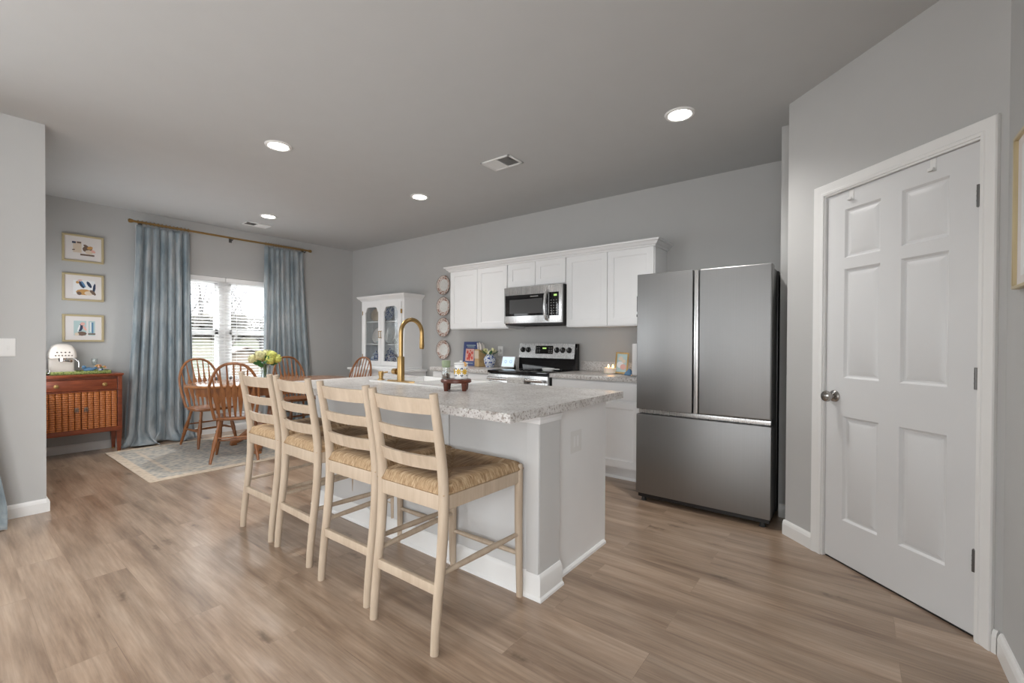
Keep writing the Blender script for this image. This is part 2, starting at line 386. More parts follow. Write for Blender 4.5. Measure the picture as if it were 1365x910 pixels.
def tube(bm, pts, rad, seg=12, mi=0, closed=False, flat=None):
    """sweep a circle (or an ellipse: flat=(sx,sy) factors) along pts"""
    P = [Vector(p) for p in pts]; n = len(P)
    R = rad if isinstance(rad, (list, tuple)) else [rad]*n
    T = []
    for i in range(n):
        a = P[(i-1) % n] if (closed or i > 0) else P[i]; b = P[(i+1) % n] if (closed or i < n-1) else P[i]
        T.append((b-a).normalized())
    up = Vector((0, 0, 1)) if abs(T[0].z) < 0.9 else Vector((1, 0, 0))
    nrm = (up-T[0]*up.dot(T[0])).normalized()
    rings = []
    for i in range(n):
        nrm = (nrm-T[i]*nrm.dot(T[i])).normalized(); bi = T[i].cross(nrm)
        fx, fy = flat if flat else (1, 1)
        rings.append([bm.verts.new(P[i]+nrm*(R[i]*fx*math.cos(2*PI*k/seg))+bi*(R[i]*fy*math.sin(2*PI*k/seg))) for k in range(seg)])
    for i in range(n if closed else n-1):
        a, b = rings[i], rings[(i+1) % n]
        for k in range(seg):
            f = bm.faces.new([a[k], a[(k+1) % seg], b[(k+1) % seg], b[k]]); f.material_index = mi
    if not closed:
        f = bm.faces.new(list(reversed(rings[0]))); f.material_index = mi
        f = bm.faces.new(rings[-1]); f.material_index = mi

def lathe(bm, prof, c=(0, 0, 0), seg=24, mi=0, axis='z', sx=1.0, sy=1.0, cap=True):
    """prof: list of (r, h); axis: direction of h"""
    c = Vector(c); rings = []
    def P(r, h, a):
        x, y = r*math.cos(a)*sx, r*math.sin(a)*sy
        return c+Vector({'z': (x, y, h), 'y': (x, h, y), 'x': (h, x, y), '-y': (x, -h, y)}[axis])
    for r, h in prof:
        if r < 1e-6: rings.append([bm.verts.new(P(0, h, 0))])
        else: rings.append([bm.verts.new(P(r, h, 2*PI*k/seg)) for k in range(seg)])
    for a, b in zip(rings, rings[1:]):
        for k in range(seg):
            k2 = (k+1) % seg
            if len(a) == 1 and len(b) == 1: continue
            if len(a) == 1: vs = [a[0], b[k2], b[k]]
            elif len(b) == 1: vs = [a[k], a[k2], b[0]]
            else: vs = [a[k], a[k2], b[k2], b[k]]
            f = bm.faces.new(vs); f.material_index = mi
    for rg, rev in ((rings[0], True), (rings[-1], False)):
        if cap and len(rg) > 2:
            f = bm.faces.new(list(reversed(rg)) if rev else rg); f.material_index = mi

def blob(bm, c, r, sub=2, sx=1, sy=1, sz=1, jit=0.0, mi=0, rnd=None):
    t = bmesh.new(); bmesh.ops.create_icosphere(t, subdivisions=sub, radius=r)
    rr = rnd or random
    for v in t.verts:
        k = 1+rr.uniform(-jit, jit)
        v.co = Vector((v.co.x*sx*k+c[0], v.co.y*sy*k+c[1], v.co.z*sz*k+c[2]))
    merge(bm, t, mi)

def panel_slab(bm, o, U, V, Nn, W, H, T, rects, steps, mi=0):
    """a slab whose front has recessed / raised panels; o = lower left of the front; steps = [(inset, depth)...]"""
    o, U, V, Nn = Vector(o), Vector(U), Vector(V), Vector(Nn)
    P = lambda u, v, d=0.0: o+U*u+V*v+Nn*d
    us = sorted(set([0, W]+[round(r[0], 5) for r in rects]+[round(r[1], 5) for r in rects]))
    vs = sorted(set([0, H]+[round(r[2], 5) for r in rects]+[round(r[3], 5) for r in rects]))
    def quad(a, b, c, d):
        f = bm.faces.new([bm.verts.new(x) for x in (a, b, c, d)]); f.material_index = mi
    for i in range(len(us)-1):
        for j in range(len(vs)-1):
            u0, u1, v0, v1 = us[i], us[i+1], vs[j], vs[j+1]
            inr = any(r[0]-1e-4 <= u0 and u1 <= r[1]+1e-4 and r[2]-1e-4 <= v0 and v1 <= r[3]+1e-4 for r in rects)
            if not inr: quad(P(u0, v0), P(u1, v0), P(u1, v1), P(u0, v1))
    for r in rects:
        pi, pd = 0.0, 0.0
        for (ins, d) in steps:
            a = [(r[0]+pi, r[2]+pi), (r[1]-pi, r[2]+pi), (r[1]-pi, r[3]-pi), (r[0]+pi, r[3]-pi)]
            b = [(r[0]+ins, r[2]+ins), (r[1]-ins, r[2]+ins), (r[1]-ins, r[3]-ins), (r[0]+ins, r[3]-ins)]
            for k in range(4):
                k2 = (k+1) % 4
                quad(P(*a[k], pd), P(*a[k2], pd), P(*b[k2], d), P(*b[k], d))
            pi, pd = ins, d
        quad(P(r[0]+pi, r[2]+pi, pd), P(r[1]-pi, r[2]+pi, pd), P(r[1]-pi, r[3]-pi, pd), P(r[0]+pi, r[3]-pi, pd))
    quad(P(0, 0, -T), P(0, H, -T), P(W, H, -T), P(W, 0, -T))
    quad(P(0, 0), P(0, H), P(0, H, -T), P(0, 0, -T)); quad(P(W, 0), P(W, 0, -T), P(W, H, -T), P(W, H))
    quad(P(0, 0), P(0, 0, -T), P(W, 0, -T), P(W, 0)); quad(P(0, H), P(W, H), P(W, H, -T), P(0, H, -T))

def obj(name, bm, mat, parent=None, world=True, smooth=True, ang=38, weld=True):
    """link the bmesh as ONE mesh object; coordinates are world ones unless world=False"""
    if weld: bmesh.ops.remove_doubles(bm, verts=bm.verts, dist=1e-5)
    bmesh.ops.recalc_face_normals(bm, faces=bm.faces)
    me = bpy.data.meshes.new(name)
    root = parent
    while root is not None and root.parent is not None: root = root.parent
    if root is not None and world:
        bmesh.ops.translate(bm, verts=bm.verts, vec=-Vector(root.location))
    org = None
    if root is None:
        lo = Vector((min(v.co.x for v in bm.verts), min(v.co.y for v in bm.verts), min(v.co.z for v in bm.verts)))
        hi = Vector((max(v.co.x for v in bm.verts), max(v.co.y for v in bm.verts), max(v.co.z for v in bm.verts)))
        org = Vector(((lo.x+hi.x)/2, (lo.y+hi.y)/2, lo.z))
        bmesh.ops.translate(bm, verts=bm.verts, vec=-org)
    bm.to_mesh(me); bm.free()
    for mm in (mat if isinstance(mat, (list, tuple)) else [mat]): me.materials.append(mm)
    if smooth:
        for p in me.polygons: p.use_smooth = True
        me.set_sharp_from_angle(angle=math.radians(ang))
    o = bpy.data.objects.new(name, me); COL.objects.link(o)
    if parent is not None: o.parent = parent
    elif org is not None: o.location = org
    return o

def tag(o, label=None, cat=None, group=None):
    if label: o['label'] = label
    if cat: o['category'] = cat
    if group: o['group'] = group
    return o

def thing(name, label, cat, loc=(0, 0, 0), rz=0.0, group=None):
    o = bpy.data.objects.new(name, None); COL.objects.link(o)
    o.empty_display_size = 0.1; o.location = loc; o.rotation_euler = (0, 0, rz)
    return tag(o, label, cat, group)

def struct(name, bm, mat, parent=None, smooth=True):
    o = obj(name, bm, mat, parent, smooth=smooth)
    if parent is None: o['kind'] = 'structure'
    return o

def dup(root, loc, rz, label, group=None):
    r = root.copy(); COL.objects.link(r); r.location = loc; r.rotation_euler = (0, 0, rz); r['label'] = label
    if group: r['group'] = group
    for ch in list(root.children):
        c = ch.copy(); COL.objects.link(c); c.parent = r
        for g in list(ch.children):
            d = g.copy(); COL.objects.link(d); d.parent = c
    return r

# ------------------------------------------------------------------ the room
H = 2.725
XR = 7.148                      # right wall
DV = Vector((0.7222, -0.6918, 0)); DN = Vector((-0.6918, -0.7222, 0)); D0 = Vector((6.5447, -1.1686, 0))
def D(s, z=0.0, n=0.0): return D0+DV*s+DN*n+Vector((0, 0, z))   # the diagonal pantry wall
PC = D(-0.286); PE = D((XR-D0.x)/DV.x)

bm = BM(); box(bm, -0.16, 7.4, -8.2, 0.16, -0.12, 0.0); struct('floor', bm, M['floor'], smooth=False)
bm = BM(); box(bm, -0.16, 7.4, -8.2, 0.16, H, H+0.15); struct('ceiling', bm, M['ceiling'], smooth=False)
bm = BM(); box(bm, -0.16, 7.4, 0.0, 0.16, 0, H); struct('wall_back', bm, M['wall'], smooth=False)
# window wall with its opening
WY0, WY1, WZ0, WZ1 = -2.84, -0.95, 0.62, 2.06
bm = BM()
box(bm, -0.16, 0, -4.0, WY0, 0, H); box(bm, -0.16, 0, WY1, 0.0, 0, H)
box(bm, -0.16, 0, WY0, WY1, 0, WZ0); box(bm, -0.16, 0, WY0, WY1, WZ1, H)
struct('wall_left', bm, M['wall'], smooth=False)
# living room wall stub and the dining nook's near wall
bm = BM(); prism(bm, [(2.157, -8.0), (2.157, -3.80), (0.0, -3.80), (0.0, -3.95), (2.0, -3.95), (2.0, -8.0)], 'z', 0, H)
struct('wall_living', bm, M['wall'], smooth=False)
bm = BM(); box(bm, 2.0, 7.4, -8.2, -8.0, 0, H); struct('wall_front', bm, M['wall'], smooth=False)
bm = BM(); box(bm, XR, XR+0.15, -8.0, PE.y, 0, H); struct('wall_right', bm, M['wall'], smooth=False)
# pantry: stub beside the fridge, then the diagonal wall round the door opening
DW, DH = 0.738, 2.045
bm = BM(); prism(bm, [(6.262, 0.0), (6.262, -0.66), (PC.x, -0.66), (PC.x, PC.y), (PC.x+0.09, PC.y+0.03), (PC.x+0.09, 0.0)], 'z', 0, H)
struct('wall_pantry', bm, M['wall'], smooth=False)
def dslab(bm, s0, s1, z0, z1, n0=-0.12, n1=0.0):
    vs = [D(s, z, n) for s in (s0, s1) for z in (z0, z1) for n in (n0, n1)]
    V = [bm.verts.new(v) for v in vs]
    for q in ((0, 1, 3, 2), (4, 6, 7, 5), (0, 4, 5, 1), (2, 3, 7, 6), (0, 2, 6, 4), (1, 5, 7, 3)): bm.faces.new([V[i] for i in q])
bm = BM(); sE = (PE-D0).dot(DV)
dslab(bm, -0.286, -0.015, 0, H); dslab(bm, DW+0.015, sE, 0, H); dslab(bm, -0.015, DW+0.015, DH+0.012, H)
struct('wall_diagonal', bm, M['wall'], smooth=False)
bm = BM(); dslab(bm, -0.4, 1.1, 0, H, -0.9, -0.85); struct('wall_pantry_inside', bm, M['wall'], smooth=False)

# baseboards: a moulded profile run along wall pieces
BP = [(0.0, 0.0), (0.016, 0.0), (0.016, 0.066), (0.012, 0.082), (0.006, 0.092), (0.0, 0.092)]
def base_run(name, p0, p1, out, prof=BP):
    p0, p1, out = Vector(p0), Vector(p1), Vector(out)
    bm = BM()
    A = [bm.verts.new(p0+out*a+Vector((0, 0, b))) for a, b in prof]; B = [bm.verts.new(p1+out*a+Vector((0, 0, b))) for a, b in prof]
    bm.faces.new(A); bm.faces.new(list(reversed(B)))
    for i in range(len(prof)): bm.faces.new([A[i], B[i], B[(i+1) % len(prof)], A[(i+1) % len(prof)]])
    return struct(name, bm, M['trim'], smooth=False)
base_run('baseboard_left', (0, -3.8, 0), (0, 0, 0), (1, 0, 0))
base_run('baseboard_back', (0, 0, 0), (2.62, 0, 0), (0, -1, 0))
base_run('baseboard_living', (2.157, -8.0, 0), (2.157, -3.800, 0), (1, 0, 0))
base_run('baseboard_living_end', (2.0, -3.80, 0), (2.173, -3.80, 0), (0, 1, 0))
base_run('baseboard_pantry', (6.268, -0.66, 0), (PC.x, -0.66, 0), (0, -1, 0))
base_run('baseboard_diagonal', D(-0.292), D(-0.071), DN)
base_run('baseboard_diagonal_end', D(DW+0.072), D(sE-0.01), DN)
base_run('baseboard_right', (XR, PE.y-0.01, 0), (XR, -8, 0), (-1, 0, 0))

# ---- the pantry door
dr = bpy.data.objects.new('door_1', None); COL.objects.link(dr); dr['kind'] = 'structure'; dr.location = D(0)
bm = BM()
rows = [(0.245, 0.815), (1.025, 1.620), (1.68, 1.945)]; cols = [(0.110, 0.312), (0.417, 0.622)]
rects = [(c[0], c[1], r[0]-0.012, r[1]-0.012) for c in cols for r in rows]
panel_slab(bm, D(0, 0.012, -0.012), DV, (0, 0, 1), DN, DW, DH-0.014, 0.035, rects, [(0.010, -0.011), (0.018, -0.012), (0.044, -0.003)])
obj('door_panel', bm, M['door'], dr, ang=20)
def casing(bm):
    prof = [(0.0, 0.0), (0.0, 0.010), (0.012, 0.013), (0.016, 0.010), (0.030, 0.012), (0.042, 0.017), (0.056, 0.019), (0.060, 0.014), (0.060, 0.0)]
    # left leg, head, right leg with mitred corners (u outwards from the opening)
    path = [((-0.010, 0.0), (-1, 0)), ((-0.010, DH+0.010), (-1, 1)), ((DW+0.010, DH+0.010), (1, 1)), ((DW+0.010, 0.0), (1, 0))]
    rings = []
    for (s, z), (ds, dz) in path:
        rings.append([bm.verts.new(D(s+ds*u, z+dz*u, n)) for u, n in prof])
    for a, b in zip(rings, rings[1:]):
        for i in range(len(prof)-1): bm.faces.new([a[i], a[i+1], b[i+1], b[i]])
    bm.faces.new(rings[0]); bm.faces.new(list(reversed(rings[-1])))
bm = BM(); casing(bm)
# jamb lining
dslab(bm, -0.016, -0.003, 0, DH+0.012, -0.10, 0.002); dslab(bm, DW+0.003, DW+0.016, 0, DH+0.012, -0.10, 0.002); dslab(bm, -0.016, DW+0.016, DH+0.001, DH+0.013, -0.10, 0.002)
obj('door_casing', bm, M['trim'], dr, ang=15)
bm = BM()
def along(c, axis, prof, seg=20):
    ax = Vector(axis).normalized(); t = bmesh.new(); lathe(t, prof, (0, 0, 0), seg)
    mt = Matrix.Translation(Vector(c)) @ ax.to_track_quat('Z', 'Y').to_matrix().to_4x4()
    return t, mt
t, mt = along(D(0.058, 0.920, -0.011), DN, [(0, 0.0), (0.033, 0.0), (0.033, 0.006), (0.028, 0.012), (0.014, 0.014), (0.012, 0.028), (0.020, 0.034), (0.029, 0.044), (0.031, 0.054), (0.027, 0.064), (0.016, 0.070), (0, 0.072)])
merge(bm, t, 0, mt); tag(obj('door_knob', bm, M['nickel'], dr), 'round satin nickel door knob')
for hz in (1.818, 1.072, 0.325):
    bm = BM()
    tube(bm, [D(DW+0.001, hz-0.045, 0.002), D(DW+0.001, hz+0.045, 0.002)], 0.0065, 10)
    for kz in (-0.02, 0.0, 0.02): tube(bm, [D(DW+0.001, hz+kz-0.001, 0.002), D(DW+0.001, hz+kz+0.001, 0.002)], 0.0075, 10)
    dslab(bm, DW-0.012, DW+0.001, hz-0.044, hz+0.044, -0.012, -0.0095)
    tag(obj('door_hinge', bm, M['hinge'], dr), 'dark metal door hinge')
bm = BM(); dslab(bm, -0.01, DW+0.01, 0, 0.004, -0.11, -0.02); obj('threshold', bm, M['black'], dr)
# two over-the-door hooks
for s, lb in ((0.150, 'small clear hook folded over the door top near the knob side'), (0.556, 'small clear hook folded over the door top near the hinge side')):
    bm = BM()
    dslab(bm, s-0.012, s+0.012, 1.985, DH-0.004, -0.012, -0.009); dslab(bm, s-0.012, s+0.012, DH-0.006, DH-0.003, -0.05, -0.009)
    dslab(bm, s-0.012, s+0.012, 1.985, 1.989, -0.011, 0.006); dslab(bm, s-0.012, s+0.012, 1.985, 2.0, 0.003, 0.006)
    tag(obj('over_door_hook', bm, M['plasticw'], None, smooth=False), lb, 'hook', 'hooks over the pantry door')

# ---- window_1: twin double hung unit
wn = bpy.data.objects.new('window_1', None); COL.objects.link(wn); wn['kind'] = 'structure'; wn.location = (-0.1, (WY0+WY1)/2, WZ0)
YM = -1.895
bm = BM()
for y0, y1 in ((WY0, WY0+0.05), (YM-0.065, YM+0.065), (WY1-0.05, WY1)): box(bm, -0.13, -0.05, y0, y1, WZ0, WZ1)
box(bm, -0.13, -0.05, WY0, WY1, WZ1-0.05, WZ1); box(bm, -0.13, -0.05, WY0, WY1, WZ0, WZ0+0.06)
obj('window_frame', bm, M['trim'], wn, smooth=False)
for y0, y1 in ((WY0+0.05, YM-0.065), (YM+0.065, WY1-0.05)):
    for x, z0, z1 in ((-0.115, 1.295, WZ1-0.05), (-0.085, WZ0+0.06, 1.36)):
        bm = BM()
        box(bm, x-0.014, x+0.014, y0, y0+0.035, z0, z1); box(bm, x-0.014, x+0.014, y1-0.035, y1, z0, z1)
        box(bm, x-0.014, x+0.014, y0, y1, z0, z0+0.055); box(bm, x-0.014, x+0.014, y0, y1, z1-0.055 if z1 < 1.5 else z1-0.035, z1)
        sh = obj('window_sash', bm, M['trim'], wn, smooth=False)
        bm = BM(); box(bm, x-0.002, x+0.002, y0+0.02, y1-0.02, z0+0.02, z1-0.02)
        obj('window_pane', bm, M['pane'], sh, smooth=False)
bm = BM(); box(bm, -0.05, 0.03, WY0-0.03, WY1+0.03, WZ0-0.02, WZ0+0.005, 0.006); obj('window_sill', bm, M['trim'], wn)

# white frames round the daylight area lights; rear, right and nook ones are added
def side_window(name, c, along_x, wd, hd, d=0.03):
    bm = BM(); f = 0.07
    def bar(a0, a1, z0, z1):
        if along_x: box(bm, c[0]+a0, c[0]+a1, c[1]-d, c[1]+d, c[2]+z0, c[2]+z1, 0.003)
        else: box(bm, c[0]-d, c[0]+d, c[1]+a0, c[1]+a1, c[2]+z0, c[2]+z1, 0.003)
    bar(-wd/2-f, -wd/2, -hd/2-f, hd/2+f); bar(wd/2, wd/2+f, -hd/2-f, hd/2+f); bar(-wd/2, wd/2, -hd/2-f, -hd/2); bar(-wd/2, wd/2, hd/2, hd/2+f)
    struct(name, bm, M['trim'])
side_window('added_frame_rear', (4.75, -7.969, 1.08), True, 1.5, 1.9)
side_window('window_3', (2.188, -5.9, 1.15), False, 2.0, 1.9)
side_window('added_frame_right', (7.117, -6.0, 1.2), False, 2.6, 1.9)
side_window('added_frame_nook', (0.95, -3.788, 1.45), True, 1.3, 1.5, 0.011)

# ------------------------------------------------------------------ the yard outside
bm = BM(); prism(bm, [(-0.9, -0.45), (-15.5, -0.45), (-17.5, -0.15), (-24.0, 1.45), (-27, 1.75), (-70, 2.2), (-70, -2), (-0.9, -2)], 'y', -40, 70); struct('lawn_ground', bm, M['grass'], smooth=False)
bm = BM(); box(bm, -5.0, -0.16, -7, 3.5, -0.5, -0.15); struct('patio_ground', bm, M['concrete'], smooth=False)
# hedge row
rnd = random.Random(3)
for i in range(15):
    y = -3+i*1.35
    x = -25+1.3*(i % 2)+rnd.uniform(-0.2, 0.2)
    bm = BM()
    for k in range(26):
        blob(bm, (x+rnd.uniform(-0.4, 0.4), y+rnd.uniform(-0.55, 0.55), rnd.uniform(1.5, 2.55)), rnd.uniform(0.3, 0.55), 2, jit=0.25, rnd=rnd)
    o = obj('thicket_shrub', bm, M['bush'], None, smooth=False, weld=False)
    tag(o, 'dark leafless shrub in the thicket across the yard, seen through the window', 'shrub', 'thicket shrubs beyond the lawn')
def bare_tree(base, h, seed, label, spread=1.0):
    rn = random.Random(seed); t = thing('bare_tree', label, 'tree', base, 0)
    trunk = BM(); br = BM()
    def grow(bmx, p, d, L, r, depth):
        n = 5; pts = [p.copy()]; rs = [r]
        for i in range(n):
            d = (d+Vector((rn.uniform(-.16, .16), rn.uniform(-.16, .16), rn.uniform(-.02, .12)))).normalized()
            p = p+d*(L/n); pts.append(p.copy()); rs.append(r*(1-0.55*(i+1)/n))
        tube(bmx, pts, rs, 6)
        if depth > 0:
            for _ in range(3):
                k = rn.randint(2, n); dd = (d+Vector((rn.uniform(-1, 1), rn.uniform(-1, 1), rn.uniform(0.0, 0.7)))*0.8*spread).normalized()
                grow(br, pts[k], dd, L*rn.uniform(.55, .8), rs[k]*0.7, depth-1)
    grow(trunk, Vector((0, 0, 0)), Vector((0.02, 0.05, 1)), h*0.42, h*0.018, 4)
    obj('trunk', trunk, M['bark'], t, world=False, weld=False); obj('branches', br, M['bark'], t, world=False, weld=False)
bare_tree((-15.0, 3.45, -0.46), 6.3, 11, 'tall bare winter tree in the yard behind the right window pane')
bare_tree((-17.0, 2.5, -0.3), 6.4, 5, 'bare winter tree in the yard behind the left window pane')
bm = BM(); rb = random.Random(9)
for k in range(240):
    a = rb.uniform(0, 2*PI); r = rb.uniform(0.1, 1.25)
    blob(bm, (-15.0+r*math.cos(a)*0.5, 4.95+r*0.55*math.sin(a), 2.0+rb.uniform(-0.45, 0.40)*(1.3-r*0.6)), rb.uniform(0.03, 0.07), 1, jit=0.2, rnd=rb)
for k in range(26):
    a = rb.uniform(0, 2*PI); tube(bm, [(-15.0, 4.95, -0.46), (-15.0+0.1*math.cos(a), 4.95+0.1*math.sin(a), 1.2), (-15.0+0.6*math.cos(a), 4.95+0.6*math.sin(a), 2.0+rb.uniform(-.4, .4))], [0.03, 0.02, 0.006], 5, 1)
tag(obj('blossom_shrub', bm, [M['blossom'], M['bark']], None, smooth=False, weld=False), 'shrub covered with white blossom, behind the right window pane', 'shrub')
# small outbuilding with a brown gable roof
sd = thing('garden_shed', 'low shed with brown gable roof seen through the right window pane', 'shed', (-13.4, 3.45, -0.45))
SY = 3.45
bm = BM(); prism(bm, [(SY-0.5, -0.45), (SY+0.5, -0.45), (SY+0.5, 0.70), (SY, 0.92), (SY-0.5, 0.70)], 'x', -13.9, -12.95)
obj('walls', bm, M['siding'], sd, smooth=False)
bm = BM(); prism(bm, [(SY-0.64, 0.66), (SY, 0.945), (SY+0.64, 0.66), (SY+0.64, 0.72), (SY, 1.01), (SY-0.64, 0.72)], 'x', -14.0, -12.8)
obj('roof', bm, M['shingle'], sd, smooth=False)

# ------------------------------------------------------------------ ceiling lights and vents
def downlight(x, y, label, k=1.0):
    t = thing('recessed_light', label, 'ceiling light', (x, y, H), 0, 'recessed ceiling lights')
    bm = BM(); lathe(bm, [(0.068, -0.004), (0.076, -0.010), (0.090, -0.009), (0.096, 0.0)], (x, y, H), 40, cap=False)
    obj('trim_ring', bm, M['trim'], t)
    bm = BM(); lathe(bm, [(0.0, -0.0065), (0.069, -0.0055), (0.069, -0.002), (0, -0.002)], (x, y, H), 40)
    obj('lens', bm, M['lamp'], t)
    l = bpy.data.lights.new('downlight_glow', 'SPOT'); l.energy = LAMP_POWER*k; l.spot_size = math.radians(135); l.spot_blend = 1.0
    l.shadow_soft_size = 0.07; l.color = (1.0, 0.975, 0.94)
    o = bpy.data.objects.new('downlight_glow', l); COL.objects.link(o); o.parent = t; o.location = (0, 0, -0.02)
downlight(5.75, -1.266, 'bright recessed light in the ceiling above the refrigerator area', 0.75)
downlight(3.133, -2.649, 'bright recessed light above the far end of the island')
downlight(3.075, -1.187, 'recessed light between the hutch and the cabinets, middle one of the ceiling', 0.36)
downlight(1.046, -1.805, 'warm recessed light above the dining table')
for lx_, ly_, ll_ in ((6.25, -5.4, 'added unseen fill light over the living room, right of the viewer'), (4.3, -5.4, 'added unseen fill light over the living room, left of the viewer'), (4.4, -7.0, 'added unseen fill light over the living room by the rear wall'), (6.25, -7.0, 'added unseen fill light over the living room in the rear right corner')):
    downlight(lx_, ly_, ll_, 0.55)  # unseen ceiling lamps added to brighten the floor and lower cabinets
def vent(cx, cy, w, d, rz, label):
    t = thing('ceiling_vent', label, 'vent', (cx, cy, H), rz, 'ceiling vents')
    bm = BM()
    for a in ((-w/2, w/2, -d/2, -d/2+0.02), (-w/2, w/2, d/2-0.02, d/2), (-w/2, -w/2+0.02, -d/2, d/2), (w/2-0.02, w/2, -d/2, d/2), (-0.005, 0.005, -d/2, d/2)):
        box(bm, a[0], a[1], a[2], a[3], -0.010, 0.0, 0.002, 1)
    obj('frame', bm, M['trim'], t, world=False)
    bm = BM()
    n = 11
    for half in (-1, 1):
        for i in range(n):
            x = half*(0.010+(w/2-0.03)*(i+0.5)/n)
            s = 0.008; tl = half*0.006 if half < 0 else 0.006
            prism(bm, [(x-s*0.9, -0.008 if half < 0 else -0.001), (x-s*0.9+0.0015, -0.008 if half < 0 else -0.001), (x+s*0.9, -0.001 if half < 0 else -0.008), (x+s*0.9-0.0015, -0.001 if half < 0 else -0.008)], 'y', -d/2+0.02, d/2-0.02)
    obj('louvre', bm, M['trim'], t, world=False, smooth=False)
    bm = BM(); box(bm, -w/2+0.02, w/2-0.02, -d/2+0.02, d/2-0.02, -0.0008, -0.0002); obj('duct', bm, M['black'], t, world=False)
vent(4.312, -1.357, 0.30, 0.205, 0.0, 'white louvred vent in the ceiling above the kitchen')
vent(0.515, -1.72, 0.30, 0.19, -PI/2, 'white louvred vent in the ceiling near the window')

# ------------------------------------------------------------------ wall plates
def wall_plate(name, label, cat, make):
    t = thing(name, label, cat, make[0]); return t
t = thing('light_switch', 'white double light switch plate on the wall stub at the left', 'light switch', (2.157, -3.995, 1.16))
bm = BM(); box(bm, 2.157, 2.163, -4.06, -3.944, 1.10, 1.222, 0.003); obj('plate', bm, M['plasticw'], t)
for yy in (-4.028, -3.978):
    bm = BM(); box(bm, 2.162, 2.168, yy-0.006, yy+0.006, 1.148, 1.172, 0.002); obj('toggle', bm, M['plasticw'], t)
t = thing('wall_outlet', 'white outlet with a plugged in white night light beside the range', 'outlet', (3.21, 0, 1.10))
bm = BM(); box(bm, 3.165, 3.245, -0.006, 0, 1.05, 1.165, 0.003); obj('plate', bm, M['plasticw'], t)
bm = BM(); box(bm, 3.19, 3.225, -0.03, -0.005, 1.065, 1.105, 0.008); lathe(bm, [(0.0, 0), (0.014, 0.002), (0.016, 0.02), (0.008, 0.032), (0, 0.034)], (3.207, -0.022, 1.10), 14); obj('plug', bm, M['ceramic'], t)

# ------------------------------------------------------------------ framed pictures
def framed(y0, y1, z0, z1, label, art, x=0.0, sgn=1, fw=0.020, grp='framed prints on the dining wall'):
    t = thing('framed_picture', label, 'picture', (x, (y0+y1)/2, z0), 0, grp)
    d = 0.022*sgn
    bm = BM()
    for a in ((y0, y1, z0, z0+fw), (y0, y1, z1-fw, z1), (y0, y0+fw, z0+fw, z1-fw), (y1-fw, y1, z0+fw, z1-fw)): box(bm, x, x+d, a[0], a[1], a[2], a[3], 0.002, 1)
    obj('frame', bm, M['goldframe'], t)
    bm = BM(); box(bm, x, x+d*0.45, y0+fw, y1-fw, z0+fw, z1-fw); obj('mat_board', bm, M['mat'], t, smooth=False)
    bm = BM(); X = x+d*0.45+0.0006*sgn
    mats = [M['beige'], M['umber'], M['ochre'], M['steelblue'], M['navy'], M['aqua'], M['pink'], M['paper']]
    W, Hh = y1-y0, z1-z0
    for (cy, cz, ry, rz, rot, mi, n) in art:
        X += 0.00003*sgn
        c, s = math.cos(rot), math.sin(rot)
        P = []
        for k in range(n):
            a = 2*PI*k/n+(PI/4 if n == 4 else 0); q = (math.sqrt(2) if n == 4 else 1)
            u, v = ry*q*math.cos(a), rz*q*math.sin(a)
            P.append((X, y0+W*cy+(u*c-v*s)*W, z0+Hh*cz+(u*s+v*c)*Hh))
        face(bm, P, mi)
    if art: obj('print', bm, mats, t, smooth=False, weld=False)
    return t
A1 = [(0.36, 0.55, 0.10, 0.20, 0, 0, 4), (0.28, 0.71, 0.045, 0.035, 0, 4, 4), (0.40, 0.72, 0.05, 0.03, 0, 1, 4), (0.27, 0.44, 0.04, 0.02, .3, 1, 7), (0.60, 0.50, 0.12, 0.12, .2, 1, 9), (0.66, 0.56, 0.08, 0.06, .5, 2, 7), (0.56, 0.62, 0.07, 0.04, -.6, 1, 6), (0.64, 0.40, 0.10, 0.08, 0, 0, 8), (0.60, 0.285, 0.17, 0.03, 0, 1, 4), (0.74, 0.44, 0.05, 0.07, .8, 6, 6)]
A2 = [(0.52, 0.50, 0.26, 0.26, 0, 7, 4), (0.52, 0.33, 0.20, 0.11, 0, 2, 10), (0.64, 0.30, 0.12, 0.08, 0, 0, 8), (0.46, 0.60, 0.05, 0.14, .4, 4, 9), (0.50, 0.62, 0.03, 0.13, .4, 3, 9), (0.64, 0.62, 0.045, 0.13, .4, 4, 9), (0.76, 0.48, 0.035, 0.20, -.1, 4, 7), (0.73, 0.33, 0.05, 0.12, .6, 1, 7), (0.36, 0.68, 0.04, 0.05, 0, 2, 8), (0.42, 0.76, 0.06, 0.025, .2, 6, 7), (0.40, 0.28, 0.06, 0.07, .5, 1, 7)]
A3 = [(0.42, 0.50, 0.15, 0.27, 0, 5, 4), (0.70, 0.50, 0.08, 0.27, 0, 5, 4), (0.43, 0.52, 0.06, 0.15, -.2, 4, 8), (0.39, 0.50, 0.025, 0.14, -.2, 7, 6), (0.48, 0.66, 0.06, 0.06, 0, 6, 8), (0.53, 0.50, 0.035, 0.10, .4, 6, 7), (0.46, 0.30, 0.12, 0.08, 0, 1, 8), (0.34, 0.28, 0.06, 0.06, 0, 0, 6), (0.70, 0.29, 0.09, 0.025, 0, 1, 4), (0.72, 0.52, 0.02, 0.20, 0, 3, 4), (0.67, 0.55, 0.015, 0.18, 0, 7, 4)]
framed(-3.452, -3.119, 2.060, 2.355, 'top gold framed print above the rattan cabinet, brown figure beside a text block', A1)
framed(-3.452, -3.119, 1.640, 1.935, 'middle gold framed print with dark blue and orange shapes', A2)
framed(-3.452, -3.119, 1.197, 1.492, 'lowest gold framed print, pale teal panels, just above the coffee machine', A3)
